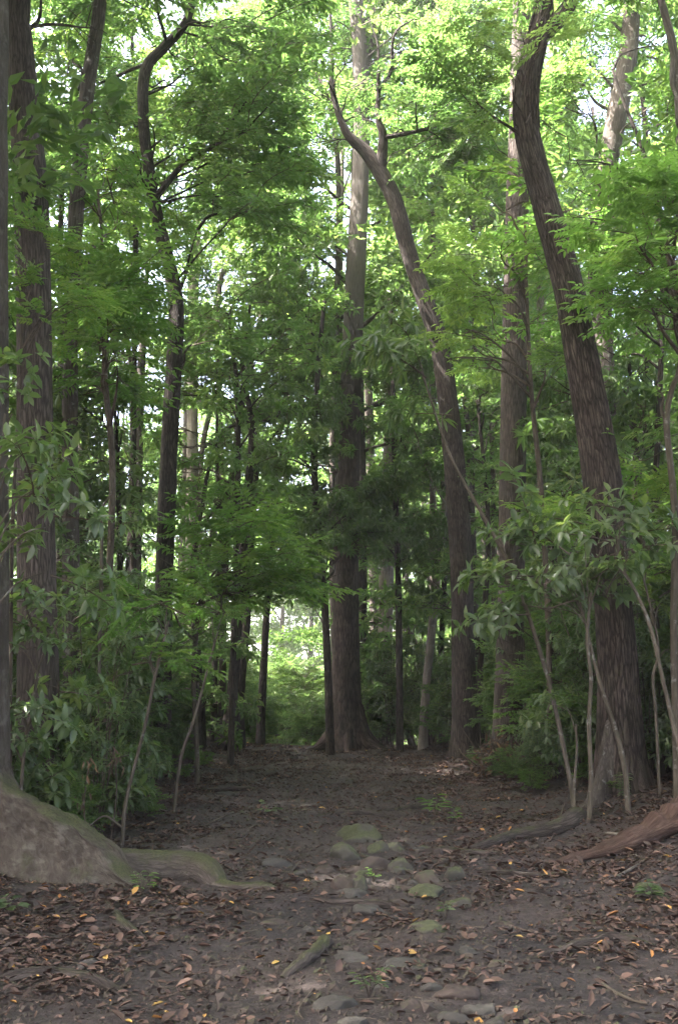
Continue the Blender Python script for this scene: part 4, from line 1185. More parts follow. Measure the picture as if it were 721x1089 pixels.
# ------------------------------------------------------------------ shrubs of the undergrowth
def shrub_proto(kind, H, nst, s, hi, lean=.35, lance=False):
    PRUNE[0] = False
    nm = 'broadleaf_herb' if H < 1.2 else 'undergrowth_shrub' if H < 3 else 'tall_bush'
    if lance: nm = 'lance_leaved_herb'
    o = empty(nm, (0, 0, 0), 'x', nm.split('_')[-1])
    st = MB(); lf = MB(); lv = Leaves()
    for i in range(nst):
        a = R.random() * 2 * pi; h = H * R.uniform(.55, 1.05)
        top = np.array((math.cos(a) * lean * h * R.uniform(.3, 1), math.sin(a) * lean * h * R.uniform(.3, 1), h))
        b = np.array((math.cos(a), math.sin(a), 0)) * .06 * R.random()
        Q, r = catmull([b - UP * .08, b * .6 + top * .4 + UP * .06 * h, top], 9, [.012, .009, .004])
        addtube(st, Q, r, 5, 0, .5)
        if lance:
            for j in range(12):
                f = .25 + .75 * j / 12
                p = Q[int(f * 8)]; aa = a + j * pi + R.uniform(-.6, .6)
                l = R.uniform(.24, .40) * s
                lv.add(p, nrm((math.cos(aa), math.sin(aa), R.uniform(-.1, .55))), UP + jit(.2), l, l * .24, R.gauss(.45, .15))
        else:
            for j in range((2 + int(h * 1.5)) if kind == 'broad_hi' else 3 + int(h * 2.2)):
                f = .30 + .70 * R.random(); p = Q[int(f * 8)]
                aa = R.random() * 2 * pi
                put_bough(lf, 'fine' if kind == 'sunny' else kind, p, (math.cos(aa), math.sin(aa), R.uniform(-.1, .6)), s * R.uniform(.7, 1.1) * (1.1 - .3 * f), R.gauss(0, .1))
    PRUNE[0] = True
    lv.mesh(lf, True, droop=.45)
    leafm = {'broad_hi': 'broad', 'broad': 'broad', 'fine': 'fine', 'compound': 'compound', 'lance': 'broad', 'mango': 'mango', 'sunny': 'far'}[kind]
    st.build('stem', [M['twig']], o); lf.build('foliage', [M[leafm], M['twig']], o)
    return o


def undergrowth():
    protos = [shrub_proto('broad_hi', 1.5, 6, .74, True), shrub_proto('broad_hi', 1.9, 6, .80, True), shrub_proto('fine', 1.3, 6, .50, False),
              shrub_proto('fine', 1.9, 6, .6, False), shrub_proto('lance', 1.1, 8, .8, True, lance=True), shrub_proto('lance', 1.4, 9, .9, True, lance=True),
              shrub_proto('compound', 1.4, 5, .5, False), shrub_proto('broad', 2.4, 6, .62, False), shrub_proto('mango', 2.2, 6, .6, False), shrub_proto('fine', 3.6, 7, .85, False, .3), shrub_proto('broad', 3.4, 7, .8, False, .3), shrub_proto('sunny', 3.2, 7, .85, False, .35), shrub_proto('broad_hi', 3.4, 6, .85, True, .22)]
    used = [False] * len(protos)
    kinds = ['broad-leaved shrub', 'tall broad-leaved shrub', 'small-leaved shrub', 'tall small-leaved shrub', 'lance-leaved herb', 'tall lance-leaved herb', 'feather-leaved shrub', 'tall leafy shrub', 'drooping-leaved shrub', 'man-high small-leaved bush', 'man-high broad-leaved bush', 'sunlit green bush', 'slender tall broad-leaved shrub']

    def put(k, x, y, s, where, grp):
        z = g(x, y)
        h = (1.5, 1.9, 1.3, 1.9, 1.1, 1.4, 1.4, 2.4, 2.2, 3.6, 3.4, 3.2, 3.4)[k] * s
        if h > .8:
            for Y, hw, pr, pl in CLEAR[:-1]:
                if y > Y or pl[0][1] < 500: continue
                q = np.array((x, y, z + h)) - EYE; zz = q[1] * CP + q[2] * SP
                px = PW / 2 + FPX * q[0] / zz; py = PH / 2 - FPX * (-q[1] * SP + q[2] * CP) / zz
                if py < pl[0][1] and abs(px - pl[0][0]) < hw + .10 * h * FPX / zz: return
        lab = kinds[k] + ' ' + where
        if not used[k]:
            used[k] = True; o = protos[k]; o.location = (x, y, z); o.scale = (s, s, s); o.rotation_euler = (0, 0, R.random() * 6)
            o['label'] = lab; o['group'] = kinds[k] + 's ' + grp
        else:
            copy_tree(protos[k], (x, y, z), R.random() * 6, s, lab, kinds[k] + 's ' + grp)

    def free(x, y):
        return True
    # left bank
    for i in range(44):
        y = 9.6 + 18 * R.random() ** 1.15
        edge = np.interp(y, [9.5, 12, 16, 25], [-2.75, -2.45, -2.85, -3.5])
        x = edge - 4.8 * R.random() ** 1.3 - .15
        k = R.choice([0, 1, 2, 3, 0, 5, 1, 6, 8, 7]) if y > 11.5 else R.choice([0, 1, 2])
        put(k, x, y, R.uniform(.55, .95) * (1 if x < edge - .6 else .7), 'in the dense undergrowth left of the path', 'left of the path')
    # right bank
    for i in range(52):
        y = 13.2 + 15 * R.random() ** 1.1
        edge = np.interp(y, [13, 16, 20, 26], [4.3, 3.4, 3.1, 3.2])
        x = edge + 5.2 * R.random() ** 1.3 + .15
        k = R.choice([0, 1, 2, 3, 0, 1, 3, 6, 7, 8, 4])
        put(k, x, y, R.uniform(.6, 1.0) * (1 if x > edge + .6 else .7), 'in the dense undergrowth right of the path', 'right of the path')
    for i in range(24):
        y = 9.7 + 5.5 * R.random(); edge = np.interp(y, [9.5, 12, 16], [-2.85, -2.6, -3.0]); x = edge - 2.4 * R.random() ** 1.4
        put(R.choice([0, 1, 0, 1, 5, 12]), x, y, R.uniform(.35, 1.0) * (.75 if i % 6 == 5 else 1), 'crowding the left bank behind the buttress', 'behind the buttress')
    for i in range(34):
        y = 12.8 + 5 * R.random(); x = np.interp(y, [12.5, 14.5, 16, 18], [4.9, 4.4, 3.6, 3.3]) + 3.6 * R.random() ** 1.3
        if abs(x - 4.3) < .75 and y < 14.8: continue
        put(R.choice([0, 1, 0, 1, 7, 4]), x, y, R.uniform(.6, 1.05), 'crowding round the leaning giant and the right-hand saplings', 'round the leaning giant')
    for i in range(15):
        y = 11.5 + 8 * R.random(); x = np.interp(y, [11, 15, 20], [-3.2, -3.6, -4.2]) - 3.6 * R.random()
        put(R.choice([12, 12, 7, 8, 12]), x, y, R.uniform(.55, 1.0), 'standing in the thicket left of the path', 'in the thicket left of the path')
    for i in range(34):
        y = 13.5 + 7 * R.random(); x = np.interp(y, [13, 16, 20], [5.0, 4.2, 3.9]) + 4.2 * R.random()
        put(R.choice([12, 12, 7, 12, 10]), x, y, R.uniform(.6, 1.05), 'standing in the thicket right of the path', 'in the thicket right of the path')
    for i in range(34):
        y = 17 + 15 * R.random(); x = np.interp(y, [15, 25, 32], [-3.6, -4.4, -5.4]) - 6.5 * R.random() ** 1.2
        put(R.choice([9, 10, 9]), x, y, R.uniform(.6, 1.15), 'among the trunks left of the path', 'among the trunks left of the path')
    for i in range(44):
        y = 18.5 + 14 * R.random(); x = np.interp(y, [18, 25, 32], [4.2, 4.0, 3.0]) + 8 * R.random() ** 1.2
        put(R.choice([9, 10, 9]), x, y, R.uniform(.6, 1.15), 'among the trunks right of the path', 'among the trunks right of the path')
    for i in range(20):
        y = 19 + 11 * R.random(); x = np.interp(y, [15, 25, 32], [-3.7, -4.5, -5.6]) - 4.5 * R.random() ** 1.2
        put(R.choice([9, 10, 12]), x, y, R.uniform(.7, 1.1), 'filling the space between the left-hand trunks', 'between the left-hand trunks')
    for i in range(30):
        y = 19 + 12 * R.random(); x = np.interp(y, [18, 25, 32], [4.0, 3.7, 2.2]) + 5 * R.random() ** 1.2
        put(R.choice([9, 10, 12]), x, y, R.uniform(.7, 1.1), 'filling the space between the right-hand trunks', 'between the right-hand trunks')
    # small ones in front of the giant and along the margin
    for i in range(16):
        y = R.uniform(12, 24); sd = R.choice((-1, 1))
        x = np.interp(y, [12, 25], [-2.3, -3.3]) if sd < 0 else np.interp(y, [12, 16, 25], [4.3, 3.2, 2.9])
        put(R.choice([2, 4, 6]), x + R.uniform(-.2, .2), y, R.uniform(.2, .42), 'low on the very margin of the bare path', 'on the path margin')
    for i in range(30):
        y = 30.5 + 5 * R.random(); x = R.uniform(1.3, 6.0) if i % 2 else R.uniform(-9.5, -3.9)
        put(R.choice([9, 10, 12, 7]), x, y, R.uniform(.6, 1.0), 'shutting off the view at the top of the path', 'at the top of the path')
    for x, y, sc_ in ((-3.3, 57, 1.7), (-2.6, 61, 1.9), (-4.4, 63, 2.0), (-3.6, 68, 2.2), (-1.8, 66, 1.9), (-5.4, 59, 1.7), (-3.0, 52, 1.0), (-4.6, 74, 2.6), (-2.4, 74, 2.6)):
        put(11, x, y, sc_, 'closing the far end of the path', 'at the far end of the path')
    for x, y, sc_ in ((-3.5, 33.5, .75), (-3.0, 36, .7), (-3.9, 35, .9), (-1.2, 38, .7), (-3.3, 39.5, .9), (-1.0, 34.5, .5)):
        put(9, x, y, sc_, 'edging the bright gap at the top of the path', 'edging the bright gap')
    # beyond the crest
    for i in range(64):
        y = 29 + 30 * R.random()
        x = R.uniform(-12, 12) if i % 3 else -.057 * y + R.uniform(-4, 4)
        c = -1.75 - .05 * (y - 30)
        if abs(x + .057 * y) < (.045 * y if y < 43 else -1): continue
        if y < 33 and -4.2 < x < 3.2: continue
        put(R.choice([3, 7, 9, 9, 10, 11]) if abs(x + .057 * y) > 3.5 else 11, x, y, R.uniform(.8, 1.5), 'beyond the top of the path', 'beyond the crest')


undergrowth()


# ------------------------------------------------------------------ trees of the wood behind and to the sides
def background_trees():
    protos = []
    PRUNE[0] = False
    for i in range(6):
        leafm = ('far', 'fine', 'lime', 'far', 'compound', 'far')[i]
        t = Tree('forest_tree', 'x', (0, 0, 0), 'tree')
        H = R.uniform(23, 29)
        lean = R.uniform(-1, 1)
        t.trunk([(0, 0, -.4), (lean * .2, 0, H * .3), (lean * .6, R.uniform(-.4, .4), H * .65), (lean, 0, H)], [.24, .20, .15, .05], 10, .06, (.7, .5, 4, 1), n=40)
        t.crown('far', .14, .5, 9, 2.8, (.0, .6), .8, .85, -.1, start=.3, rfac=.3)
        t.crown('far', .42, 1.0, 15, 4.3, (.0, .9), .75, 1.0, 0, start=.3, rfac=.4)
        w = t.finish('bark_grey' if i % 2 else 'bark_dark', leafm)
        protos.append(t.o)
    PRUNE[0] = True
    spots = []
    tries = 0
    while len(spots) < 50 and tries < 6000:
        tries += 1
        y = 33 + 52 * R.random() ** .9
        x = R.uniform(-1, 1) * (.40 * y + 5)
        c = -.057 * y
        if abs(x - c) < 1.7 + .01 * y and y < 66: continue
        if 39 < y < 70 and c - 12 < x < c + 3: continue
        if any((x - a) ** 2 + (y - b) ** 2 < 3.6 ** 2 for a, b in spots): continue
        spots.append((x, y))
    side = [(-8.5, 6), (-7.5, 11.5), (-11, 14), (-10, 20), (-13, 9), (-12, 26), (8.5, 7), (8.8, 13), (10.5, 18), (11, 24), (-6.5, 1), (7, 0), (-11, 2), (-16, 17), (14, 11), (-15, 3), (-4, -5), (4, -6), (0, -11), (-9, -5), (9, -6), (12, 3), (-18, 10), (-15, 24), (-17, 30), (15, 29), (-10.3, 10.3), (-11.8, 5.6), (-9.2, 16.5)]  # added out of frame to shade the path; the last few block sun patches
    allp = [(x, y, 0) for x, y in spots] + [(x, y, 1) for x, y in side]
    for i, (x, y, sd) in enumerate(allp):
        s = R.uniform(.85, 1.2)
        if sd:
            lab, grp = 'leafy tree in the wood beside the path, added for its shade', 'trees added beside the path for shade'
        else:
            lab, grp = 'sunlit leafy tree in the wood behind the crest of the path', 'trees of the wood behind the crest'
        if i < 6:
            o = protos[i]; o.location = (x, y, g(x, y)); o.rotation_euler = (0, 0, R.random() * 6); o.scale = (s, s, s); o['label'] = lab; o['group'] = grp
        else:
            copy_tree(protos[R.randrange(6)], (x, y, g(x, y)), R.random() * 6, s, lab, grp)


background_trees()


def far_wood():
    mb = MB()
    for i in range(1500):
        y = R.uniform(78, 112); x = R.uniform(-1, 1) * (.45 * y + 12)
        z = g(x, y) + 22 * R.random() ** 1.4
        put_bough(mb, 'far', (x, y, z), (R.uniform(-1, 1), R.uniform(-1, 1), R.uniform(-.3, .3)), R.uniform(1.5, 2.4), R.gauss(0, .15))
    o = mb.build('far_woodland', [M['far'], M['twig']])
    tag(o, 'pale green far-off woodland closing the view between the trunks', 'woodland', None, 'stuff')


far_wood()


# ------------------------------------------------------------------ stones
def ico(n=3):
    import bmesh
    bm = bmesh.new(); bmesh.ops.create_icosphere(bm, subdivisions=n, radius=1)
    V = np.array([v.co[:] for v in bm.verts]); F = np.array([[v.index for v in f.verts] for f in bm.faces]); bm.free()
    return V, F


ICO = ico(4)


def rocks():
    spec = [  # px, py(mid), w, h, mat, label
        (386, 884, 55, 24, 'rock_moss', 'largest mossy boulder at the head of the stony patch'),
        (401, 899, 26, 18, 'rock_moss', 'rounded mossy stone just below the largest boulder'),
        (419, 899, 22, 13, 'rock_moss', 'small mossy stone right below the largest boulder'),
        (368, 905, 36, 20, 'rock_moss', 'mossy stone to the lower left of the largest boulder'),
        (397, 915, 40, 24, 'rock_brown', 'smooth reddish brown stone in the middle of the stony patch'),
        (428, 918, 30, 20, 'rock_moss', 'angular greenish stone leaning on the reddish brown stone'),
        (457, 934, 36, 20, 'rock_brown', 'rounded reddish stone right of the pile'),
        (484, 927, 26, 24, 'rock_moss', 'upright mossy stone, farthest right of the pile'),
        (451, 947, 48, 18, 'rock_moss', 'low mossy stone with a yellow leaf on it'),
        (491, 958, 36, 15, 'rock_moss', 'low flat mossy stone right of the yellow-leafed one'),
        (364, 937, 32, 22, 'rock_brown', 'brown stone on the left of the pile'),
        (383, 938, 20, 22, 'rock_moss', 'small mossy stone touching the brown one'),
        (293, 917, 40, 12, 'rock_grey', 'flat dark slab lying alone left of the pile'),
        (394, 968, 40, 13, 'rock_grey', 'flat pale grey stone below the pile'),
        (374, 950, 36, 9, 'rock_grey', 'long thin grey stone under the brown one'),
        (431, 1024, 50, 15, 'rock_grey', 'smooth pale grey flat stone sunk in the lower path'),
        (374, 1016, 38, 13, 'rock_grey', 'low grey stone left of the smooth sunken one'),
        (357, 1064, 44, 20, 'rock_grey', 'smooth domed stone near the bottom of the path'),
        (374, 1087, 42, 16, 'rock_grey', 'stone cut by the bottom edge of the view'),
        (437, 1066, 32, 14, 'rock_brown', 'brownish low stone near the bottom middle'),
        (487, 1051, 46, 20, 'rock_brown', 'broad brown stone low on the right of the stony strip'),
        (482, 1081, 36, 20, 'rock_grey', 'grey stone at the bottom edge under the broad brown stone'),
        (511, 1070, 42, 20, 'rock_grey', 'grey humped stone, second from the right at the bottom'),
        (528, 1087, 36, 16, 'rock_grey', 'rightmost stone at the bottom edge'),
        (458, 1049, 24, 10, 'rock_grey', 'little stone left of the broad brown stone'),
        (461, 985, 44, 16, 'rock_moss', 'mossy sloping stone below the reddish ones'),
        (346, 924, 26, 11, 'rock_brown', 'little brown stone at the far left of the pile'),
        (378, 925, 22, 10, 'rock_brown', 'little brown stone tucked into the middle of the pile'),
        (697, 947, 48, 20, 'rock_moss', 'mossy block under the fallen log on the right'),
        (228, 803, 36, 8, 'rock_grey', 'pale flat slab at the far left where the path tops out'),
        (529, 1023, 26, 12, 'rock_brown', 'small brown stone right of the smooth sunken stone'),
        (285, 942, 22, 12, 'rock_brown', 'small brown stone beside the end of the mossy root'),
        (95, 1021, 30, 24, 'rock_grey', 'dark stone among the fallen leaves on the lower left'),
        (290, 979, 28, 10, 'rock_brown', 'low brown lump in the path left of the stony strip'),
        (240, 843, 22, 8, 'rock_grey', 'low dark stone on the far left side of the path'),
        (380, 992, 26, 8, 'rock_grey', 'small flat stone under the pale grey stone'),
        (425, 958, 26, 8, 'rock_brown', 'thin brown stone between the pale grey and mossy ones'),
        (318, 928, 20, 8, 'rock_grey', 'small grey stone right of the dark slab'),
        (498, 1012, 26, 9, 'rock_grey', 'low stone half buried right of the smooth sunken one'),
        (405, 1046, 28, 10, 'rock_grey', 'half buried stone below the smooth sunken one'),
    ]
    extra = []
    for _ in range(34):
        x = R.gauss(405, 38); y = R.uniform(895, 965)
        extra.append((x, y, R.uniform(9, 20), R.uniform(6, 11), R.choice(('rock_brown', 'rock_grey', 'rock_moss', 'rock_brown')), None))
    for _ in range(14):
        x = R.gauss(430, 55); y = R.uniform(965, 1088)
        extra.append((x, y, R.uniform(10, 22), R.uniform(5, 9), R.choice(('rock_brown', 'rock_grey', 'rock_brown')), None))
    for i, (x, y, w, h, m, lab) in enumerate(spec + extra):
        p = gpx(x, y + h * .42)
        dp = depth(p)
        a = .56 * w * dp / FPX; hh = h * dp / FPX * (.92 if y < 960 else .8)
        b = a * R.uniform(.6, .85)
        V, F = ICO
        V = V.copy()
        # facets: cut by random planes, then noise
        for _ in range(16):
            nn = nrm(RS.normal(0, 1, 3)); dd = R.uniform(.62, .95)
            k = V @ nn - dd; V = V - np.outer(np.clip(k, 0, None), nn) * .85
        s = i * 7.3
        k = 1 + .28 * (vn(V[:, 0] * 1.5 + s, V[:, 1] * 1.5 + V[:, 2] * 1.3, i) - .5) + .18 * (vn(V[:, 0] * 4 + s, V[:, 1] * 4 + V[:, 2] * 3, i + 50) - .5)
        V = V * k[:, None]
        V[:, 2] = np.where(V[:, 2] > 0, V[:, 2], V[:, 2] * .8)
        a_ = R.uniform(-.5, .5)
        V = V * np.array((a, b, hh * .85))
        c, sn = math.cos(a_), math.sin(a_)
        V = np.stack([V[:, 0] * c - V[:, 1] * sn, V[:, 0] * sn + V[:, 1] * c, V[:, 2]], -1)
        base = np.array((p[0], p[1] + b * .6, g(p[0], p[1] + b * .6)))
        mb = MB(); mb.add(V + base - UP * hh * .18, F, 0, .5, True)
        o = mb.build('stone', [M[m]], None, tuple(base))
        if lab: tag(o, lab, 'stone', 'stones in the path')
        elif y < 965: tag(o, 'small filler stone lodged between the bigger stones of the mossy pile', 'stone', 'small stones of the mossy pile')
        else: tag(o, 'small stone half buried in the lower path', 'stone', 'small stones of the lower path')


rocks()


# ------------------------------------------------------------------ roots, log, debris, twigs, small plants
def ground_roots():
    spec = [
        ([(300, 1040), (318, 1028), (335, 1015), (347, 1004), (354, 1004)], [.025, .040, .046, .048, .022], 'bark_mossy', 'mossy root stub poking out of the lower path'),
        ([(0, 1042), (40, 1040), (80, 1042), (112, 1050), (140, 1062)], [.05, .05, .045, .035, .015], 'bark_root', 'grey root running across the lower left among leaves'),
        ([(115, 962), (130, 985), (150, 1000), (165, 1010)], [.05, .045, .03, .012], 'bark_root', 'short root running down from the buttress'),
        ([(410, 862), (440, 860), (470, 858), (498, 863)], [.03, .05, .05, .02], 'bark_root', 'root crossing the far path above the boulder'),
        ([(335, 868), (360, 866), (392, 866), (420, 872)], [.02, .04, .045, .02], 'bark_root', 'dark root crossing the path left above the boulder'),
        ([(440, 905), (470, 906), (505, 910), (540, 908)], [.03, .045, .05, .02], 'bark_root', 'dark root stretching right from the stones'),
        ([(330, 955), (360, 962), (400, 963), (440, 968)], [.02, .035, .04, .02], 'bark_root', 'thin dark root among the lower stones'),
        ([(505, 925), (540, 930), (580, 934), (610, 928)], [.02, .03, .035, .03], 'bark_root', 'thin root in the bare earth on the right'),
        ([(205, 838), (235, 842), (262, 840), (290, 846)], [.05, .06, .05, .02], 'bark_root', 'root crossing the far left of the path'),
        ([(560, 1020), (610, 1010), (650, 1002), (700, 1006)], [.015, .04, .045, .02], 'bark_root', 'low broad root in the lower right earth'),
    ]
    for pts, rad, m, lab in spec:
        q = [gpx(x, y) for x, y in pts]
        for i, a in enumerate(q): a[2] += rad[i] * (.25 if 0 < i < len(q) - 1 else -.6)
        Q, r = catmull(q, 36, rad)
        Q[:, 2] += .02 * (vn(np.arange(36) * .3, 0 * Q[:, 0], len(lab)) - .5)
        mb = MB(); addtube(mb, Q, r, 10, 0, .5, rough=.14, seed=len(lab))
        o = mb.build('exposed_root', [M[m]], None, tuple(q[0])); tag(o, lab, 'root', 'roots exposed in the path')


ground_roots()


def fallen_log():
    top = [(604, 919), (622, 907), (645, 898), (668, 887), (690, 874), (708, 864), (722, 857), (745, 848), (775, 838)]
    bot = [(606, 921), (625, 916), (648, 912), (672, 906), (694, 899), (712, 891), (724, 886), (748, 876), (778, 866)]
    n = 54; ring = 20
    B = catmull([gpx(x, y) for x, y in bot], n)
    Tp = catmull([at(x, y, gpx(*b)[1] + .12) for (x, y), b in zip(top, bot)], n)
    V = []; tc = []
    for i in range(n):
        f = i / n
        dirv = nrm(np.r_[(B[min(i + 1, n - 1)] - B[max(i - 1, 0)])[:2], 0]); sd = np.array((-dirv[1], dirv[0], 0))
        h = max(.03, Tp[i][2] - B[i][2])
        jag = (vn(i * .55, 1, 5) - .5) * .10 * f + (vn(i * 1.7, 3, 6) - .5) * .05 * f
        for j in range(ring):
            a = j / ring * 2 * pi
            r = 1 + .22 * (vn(i * .12, math.cos(a) * 2.5 + 4, 7) - .5) + .16 * (vn(i * .3, math.sin(a) * 6 + math.cos(a) * 5, 8) - .5)
            y = math.cos(a) * .30 * (.25 + .75 * f ** .5) * r * .72
            z = math.sin(a) * h * .58 * r + h * .42 + (jag if math.sin(a) > .6 else 0)
            V.append(B[i] + sd * (y + .12) + UP * z); tc.append((math.cos(a) * .2, math.sin(a) * .2, i * .05))
    i = np.arange(n - 1)[:, None] * ring; j = np.arange(ring)[None]; j2 = (j + 1) % ring
    F = np.stack([i + j, i + ring + j, i + ring + j2, i + j2], -1).reshape(-1, 4)
    mb = MB(); mb.add(np.array(V), F[:, ::-1], 0, .5, True, np.array(tc))
    mb.add(np.array(V)[:ring], np.arange(ring)[None], 0, .5, True); mb.add(np.array(V)[-ring:], np.arange(ring)[None], 0, .5, True)
    o = mb.build('fallen_log', [M['rotten']], None, tuple(B[0])); tag(o, 'reddish rotten fallen log tapering down onto the path from the right edge', 'log')
    # pale dead branch on the log
    mb = MB()
    q = [gpx(676, 915) + UP * .02, at(672, 902, 10.75), at(664, 893, 10.8), at(655, 887, 10.9), at(643, 886, 11.0)]
    Q, r = catmull(q, 26, [.018, .022, .022, .018, .008]); addtube(mb, Q, r, 7, 0, .5, rough=.1)
    o = mb.build('dead_branch', [M['bark_pale']], None, tuple(q[0])); tag(o, 'pale grey dead branch propped on the reddish log', 'branch')


fallen_log()


def debris():
    c = at(530, 812, 20); c[2] = g(c[0], c[1])
    mb = MB(); lv = Leaves()
    for i in range(75):
        a = R.random() * 2 * pi; r = .52 * math.sqrt(R.random())
        p = c + np.array((math.cos(a) * r, math.sin(a) * r * .7, R.uniform(0, .5)))
        d = nrm((R.uniform(-1, 1), R.uniform(-1, 1), R.uniform(-.3, 1.1))); l = R.uniform(.25, .75)
        Q, rr = catmull([p, p + d * l * .5 + jit(.06), p + d * l + jit(.08)], 8, [.018, .014, .006]); addtube(mb, Q, rr, 5, 0, R.random(), rough=.1)
    for i in range(260):
        a = R.random() * 2 * pi; r = .55 * math.sqrt(R.random())
        p = c + np.array((math.cos(a) * r, math.sin(a) * r * .7, R.uniform(0, .75) * (1.2 - r)))
        lv.add(p, nrm(RS.normal(0, 1, 3) - UP * .4), RS.normal(0, 1, 3), R.uniform(.10, .24), R.uniform(.03, .08), R.uniform(.2, .85))
    lv.mesh(mb, True, mat=1)
    o = mb.build('brush_heap', [M['twig'], M['dry']], None, tuple(c)); tag(o, 'brown tangle of dead twigs and leaves at the foot of the straight trunk', 'brush heap')
    # dead hanging leaf fronds on the left bank
    for (x, y, Y, lab) in ((96, 810, 10.6, 'yellowed dying leaf cluster over the left bank'), (88, 850, 10.4, 'brown withered frond hanging beside the buttress'), (121, 800, 10.9, 'brown withered leaf hanging near the pale slanting stem')):
        mb = MB(); lv = Leaves(); q = at(x, y, Y); b = np.array((q[0], q[1], g(q[0], q[1])))
        Q, rr = catmull([b, b * .4 + q * .6 + jit(.05), q + UP * .05, q - UP * .02], 12, [.008, .007, .006, .003]); addtube(mb, Q, rr, 5, 0, .5)
        for k in range(9): lv.add(Q[-1 - k % 4] + jit(.03), nrm(np.array((R.uniform(-.7, .7), R.uniform(-.7, .7), -1.2))), RS.normal(0, 1, 3), R.uniform(.07, .14), R.uniform(.015, .03), R.uniform(.6, .85) if 'yellow' in lab else R.uniform(.2, .45))
        lv.mesh(mb, True, droop=.4, mat=1)
        o = mb.build('withered_plant', [M['twig'], M['dry']], None, tuple(b)); tag(o, lab, 'plant')


debris()


def sticks():
    spec = [
        ([(278, 823), (288, 828), (299, 833)], .012, 'stem', 'pale stick lying alone far up the path'),
        ([(640, 1049), (655, 1058), (672, 1066), (688, 1070)], .012, 'stem', 'pale bent stick in the bottom right corner'),
        ([(20, 1053), (45, 1042), (70, 1032)], .008, 'twig', 'thin twig across the lower left leaves'),
        ([(40, 1030), (55, 1048), (62, 1062)], .007, 'twig', 'thin twig crossing another on the lower left'),
        ([(600, 855), (588, 890), (575, 900)], .012, 'twig', 'dark twig on the leaves beside the giant root'),
        ([(655, 935), (680, 920), (700, 905), (715, 898)], .016, 'stem', 'pale branch leaning along the reddish log'),
        ([(530, 880), (560, 872), (590, 876)], .012, 'twig', 'twig lying along the right margin of the path'),
        ([(150, 985), (170, 978), (190, 980)], .009, 'twig', 'short twig below the mossy root'),
        ([(215, 880), (240, 868), (258, 862)], .010, 'twig', 'twig on the left margin halfway up the path'),
        ([(330, 1058), (318, 1075), (322, 1085)], .008, 'twig', 'small twig left of the domed stone'),
        ([(540, 985), (565, 992), (585, 990)], .009, 'twig', 'short twig on bare earth to the right'),
        ([(250, 1010), (275, 1000), (290, 1002)], .008, 'twig', 'twig left of the mossy root stub'),
    ]
    for pts, r0, m, lab in spec:
        q = [gpx(x, y) + UP * r0 * .9 for x, y in pts]
        Q, r = catmull(q, 14, np.linspace(r0, r0 * .5, len(q))); mb = MB(); addtube(mb, Q, r, 6, 0, .5, rough=.1)
        o = mb.build('fallen_stick', [M[m]], None, tuple(q[0])); tag(o, lab, 'stick', 'sticks on the path')
    # small green plants in the path
    def sprig(px, py, h, n, l, w, leafm, lab, frond=False, name='seedling'):
        b = gpx(px, py); mb = MB(); lv = Leaves()
        if frond:
            e = b + np.array((h, -.04, .05)); Q, r = catmull([b, b * .5 + e * .5 + UP * .07, e], 12, [.004, .003, .002]); addtube(mb, Q, r, 4, 1, .5)
            for k in range(12):
                for sd in (1, -1): lv.add(Q[k], nrm(np.array((.35, sd * .9, .1))), UP + jit(.1), l * (1.1 - k / 14), w * (1.1 - k / 14), R.gauss(.6, .1))
        else:
            for i in range(n):
                a = R.random() * 6.3; rr = R.uniform(.2, 1)
                q = b + np.array((math.cos(a) * h * .6 * rr, math.sin(a) * h * .6 * rr, h * R.uniform(.3, 1)))
                Q, r = catmull([b, b * .5 + q * .5 + UP * h * .2, q], 6, [.004, .003, .002]); addtube(mb, Q, r, 3, 1, .5)
                for k in range(3): lv.add(Q[-1 - k], nrm((math.cos(a + k - 1), math.sin(a + k - 1), .1)), UP + jit(.2), l * R.uniform(.7, 1.2), w * R.uniform(.7, 1.2), R.gauss(.5, .15))
        lv.mesh(mb, True)
        o = mb.build(name, [M[leafm], M['twig']], None, tuple(b)); tag(o, lab, 'fern' if frond else 'plant', None if frond else 'small plants in the path')
    sprig(464, 868, .28, 9, .17, .035, 'compound', 'tuft of grassy green leaves by the root above the stones')
    sprig(482, 874, .16, 6, .10, .03, 'compound', 'small pale seedling right of the grassy tuft')
    sprig(288, 868, .22, 9, .09, .05, 'broad', 'small bushy seedling in the middle of the far path')
    sprig(392, 1062, .20, 10, .06, .025, 'broad', 'sparse green sprig between the lowest stones')
    sprig(397, 938, .12, 6, .05, .022, 'compound', 'tiny sprig growing among the piled stones')
    sprig(474, 978, .12, 6, .06, .03, 'broad', 'green sprig beside the sloping mossy stone')
    sprig(690, 958, .14, 6, .10, .06, 'broad', 'dark seedling against the mossy block on the right')
    sprig(10, 975, .14, 5, .10, .06, 'broad', 'low green seedling at the left edge by the buttress')
    sprig(150, 952, .18, 9, .07, .02, 'compound', 'little ferny sprig against the buttress foot')
    sprig(12, 920, .16, 7, .08, .025, 'compound', 'little ferny sprig in front of the buttress near the left edge')
    sprig(205, 930, .24, 1, .05, .02, 'compound', 'pale fern frond lying over the mossy root end', True, 'fern')


sticks()

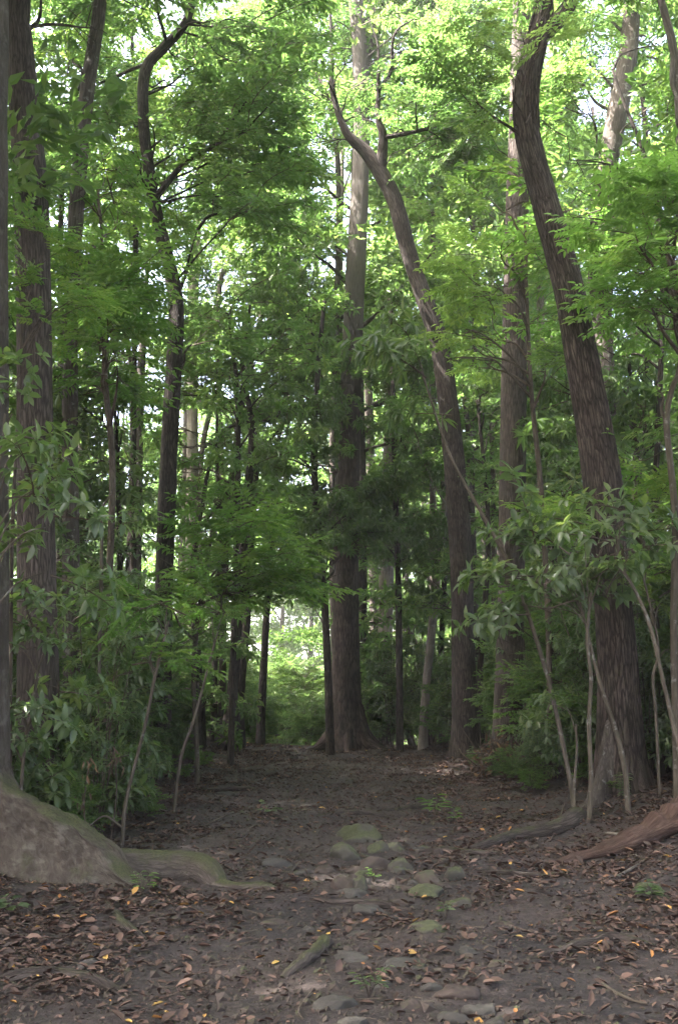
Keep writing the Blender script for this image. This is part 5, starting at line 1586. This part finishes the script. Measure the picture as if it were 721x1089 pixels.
# ------------------------------------------------------------------ thin haze added to lift the dark parts
def haze():
    V = np.array([(x, y, z) for z in (-8, 46) for y in (-420, 920) for x in (-420, 420)], float)
    F = np.array([[0, 2, 3, 1], [4, 5, 7, 6], [0, 1, 5, 4], [2, 6, 7, 3], [0, 4, 6, 2], [1, 3, 7, 5]])
    mb = MB(); mb.add(V, F)
    m, N, K = newmat('added_haze')
    out = N.new('ShaderNodeOutputMaterial'); v = N.new('ShaderNodeVolumePrincipled')
    v.inputs['Density'].default_value = .0008; v.inputs['Color'].default_value = (.95, .96, .97, 1); v.inputs['Anisotropy'].default_value = .2
    K.new(v.outputs[0], out.inputs['Volume'])
    o = mb.build('haze', [m]); tag(o, 'thin haze added to brighten the dark parts of the forest', 'haze', None, 'stuff')


haze()

# ------------------------------------------------------------------ light
EL, AZ = math.radians(58), math.radians(-105)
W = bpy.data.worlds.new('World'); SC.world = W; W.use_nodes = True
N = W.node_tree.nodes; K = W.node_tree.links
bg = N.get('Background') or N.new('ShaderNodeBackground')
sky = N.new('ShaderNodeTexSky'); sky.sky_type = 'NISHITA'; sky.sun_disc = False
sky.sun_elevation = EL; sky.sun_rotation = AZ; sky.dust_density = 8.0; sky.air_density = .6; sky.ozone_density = .4
K.new(sky.outputs[0], bg.inputs['Color']); bg.inputs['Strength'].default_value = 0.15
sun = bpy.data.lights.new('sun', 'SUN'); sun.energy = 4.5; sun.angle = math.radians(.5); sun.color = (1, .95, .86)
so = bpy.data.objects.new('sun', sun); COL.objects.link(so)
d = Vector((math.sin(AZ) * math.cos(EL), math.cos(AZ) * math.cos(EL), math.sin(EL)))
so.rotation_euler = d.to_track_quat('Z', 'Y').to_euler()
so.location = d * 60

SC.render.engine = 'CYCLES'
c = SC.cycles
c.max_bounces = 9; c.diffuse_bounces = 8; c.glossy_bounces = 2; c.transmission_bounces = 5; c.transparent_max_bounces = 4
c.use_adaptive_sampling = True; c.adaptive_threshold = .008
c.use_denoising = True; c.volume_bounces = 1
c.sample_clamp_indirect = .35; c.caustics_reflective = False; c.caustics_refractive = False
SC.view_settings.view_transform = 'Standard'; SC.view_settings.look = 'None'; SC.view_settings.gamma = 1
SC.view_settings.exposure = 3.8
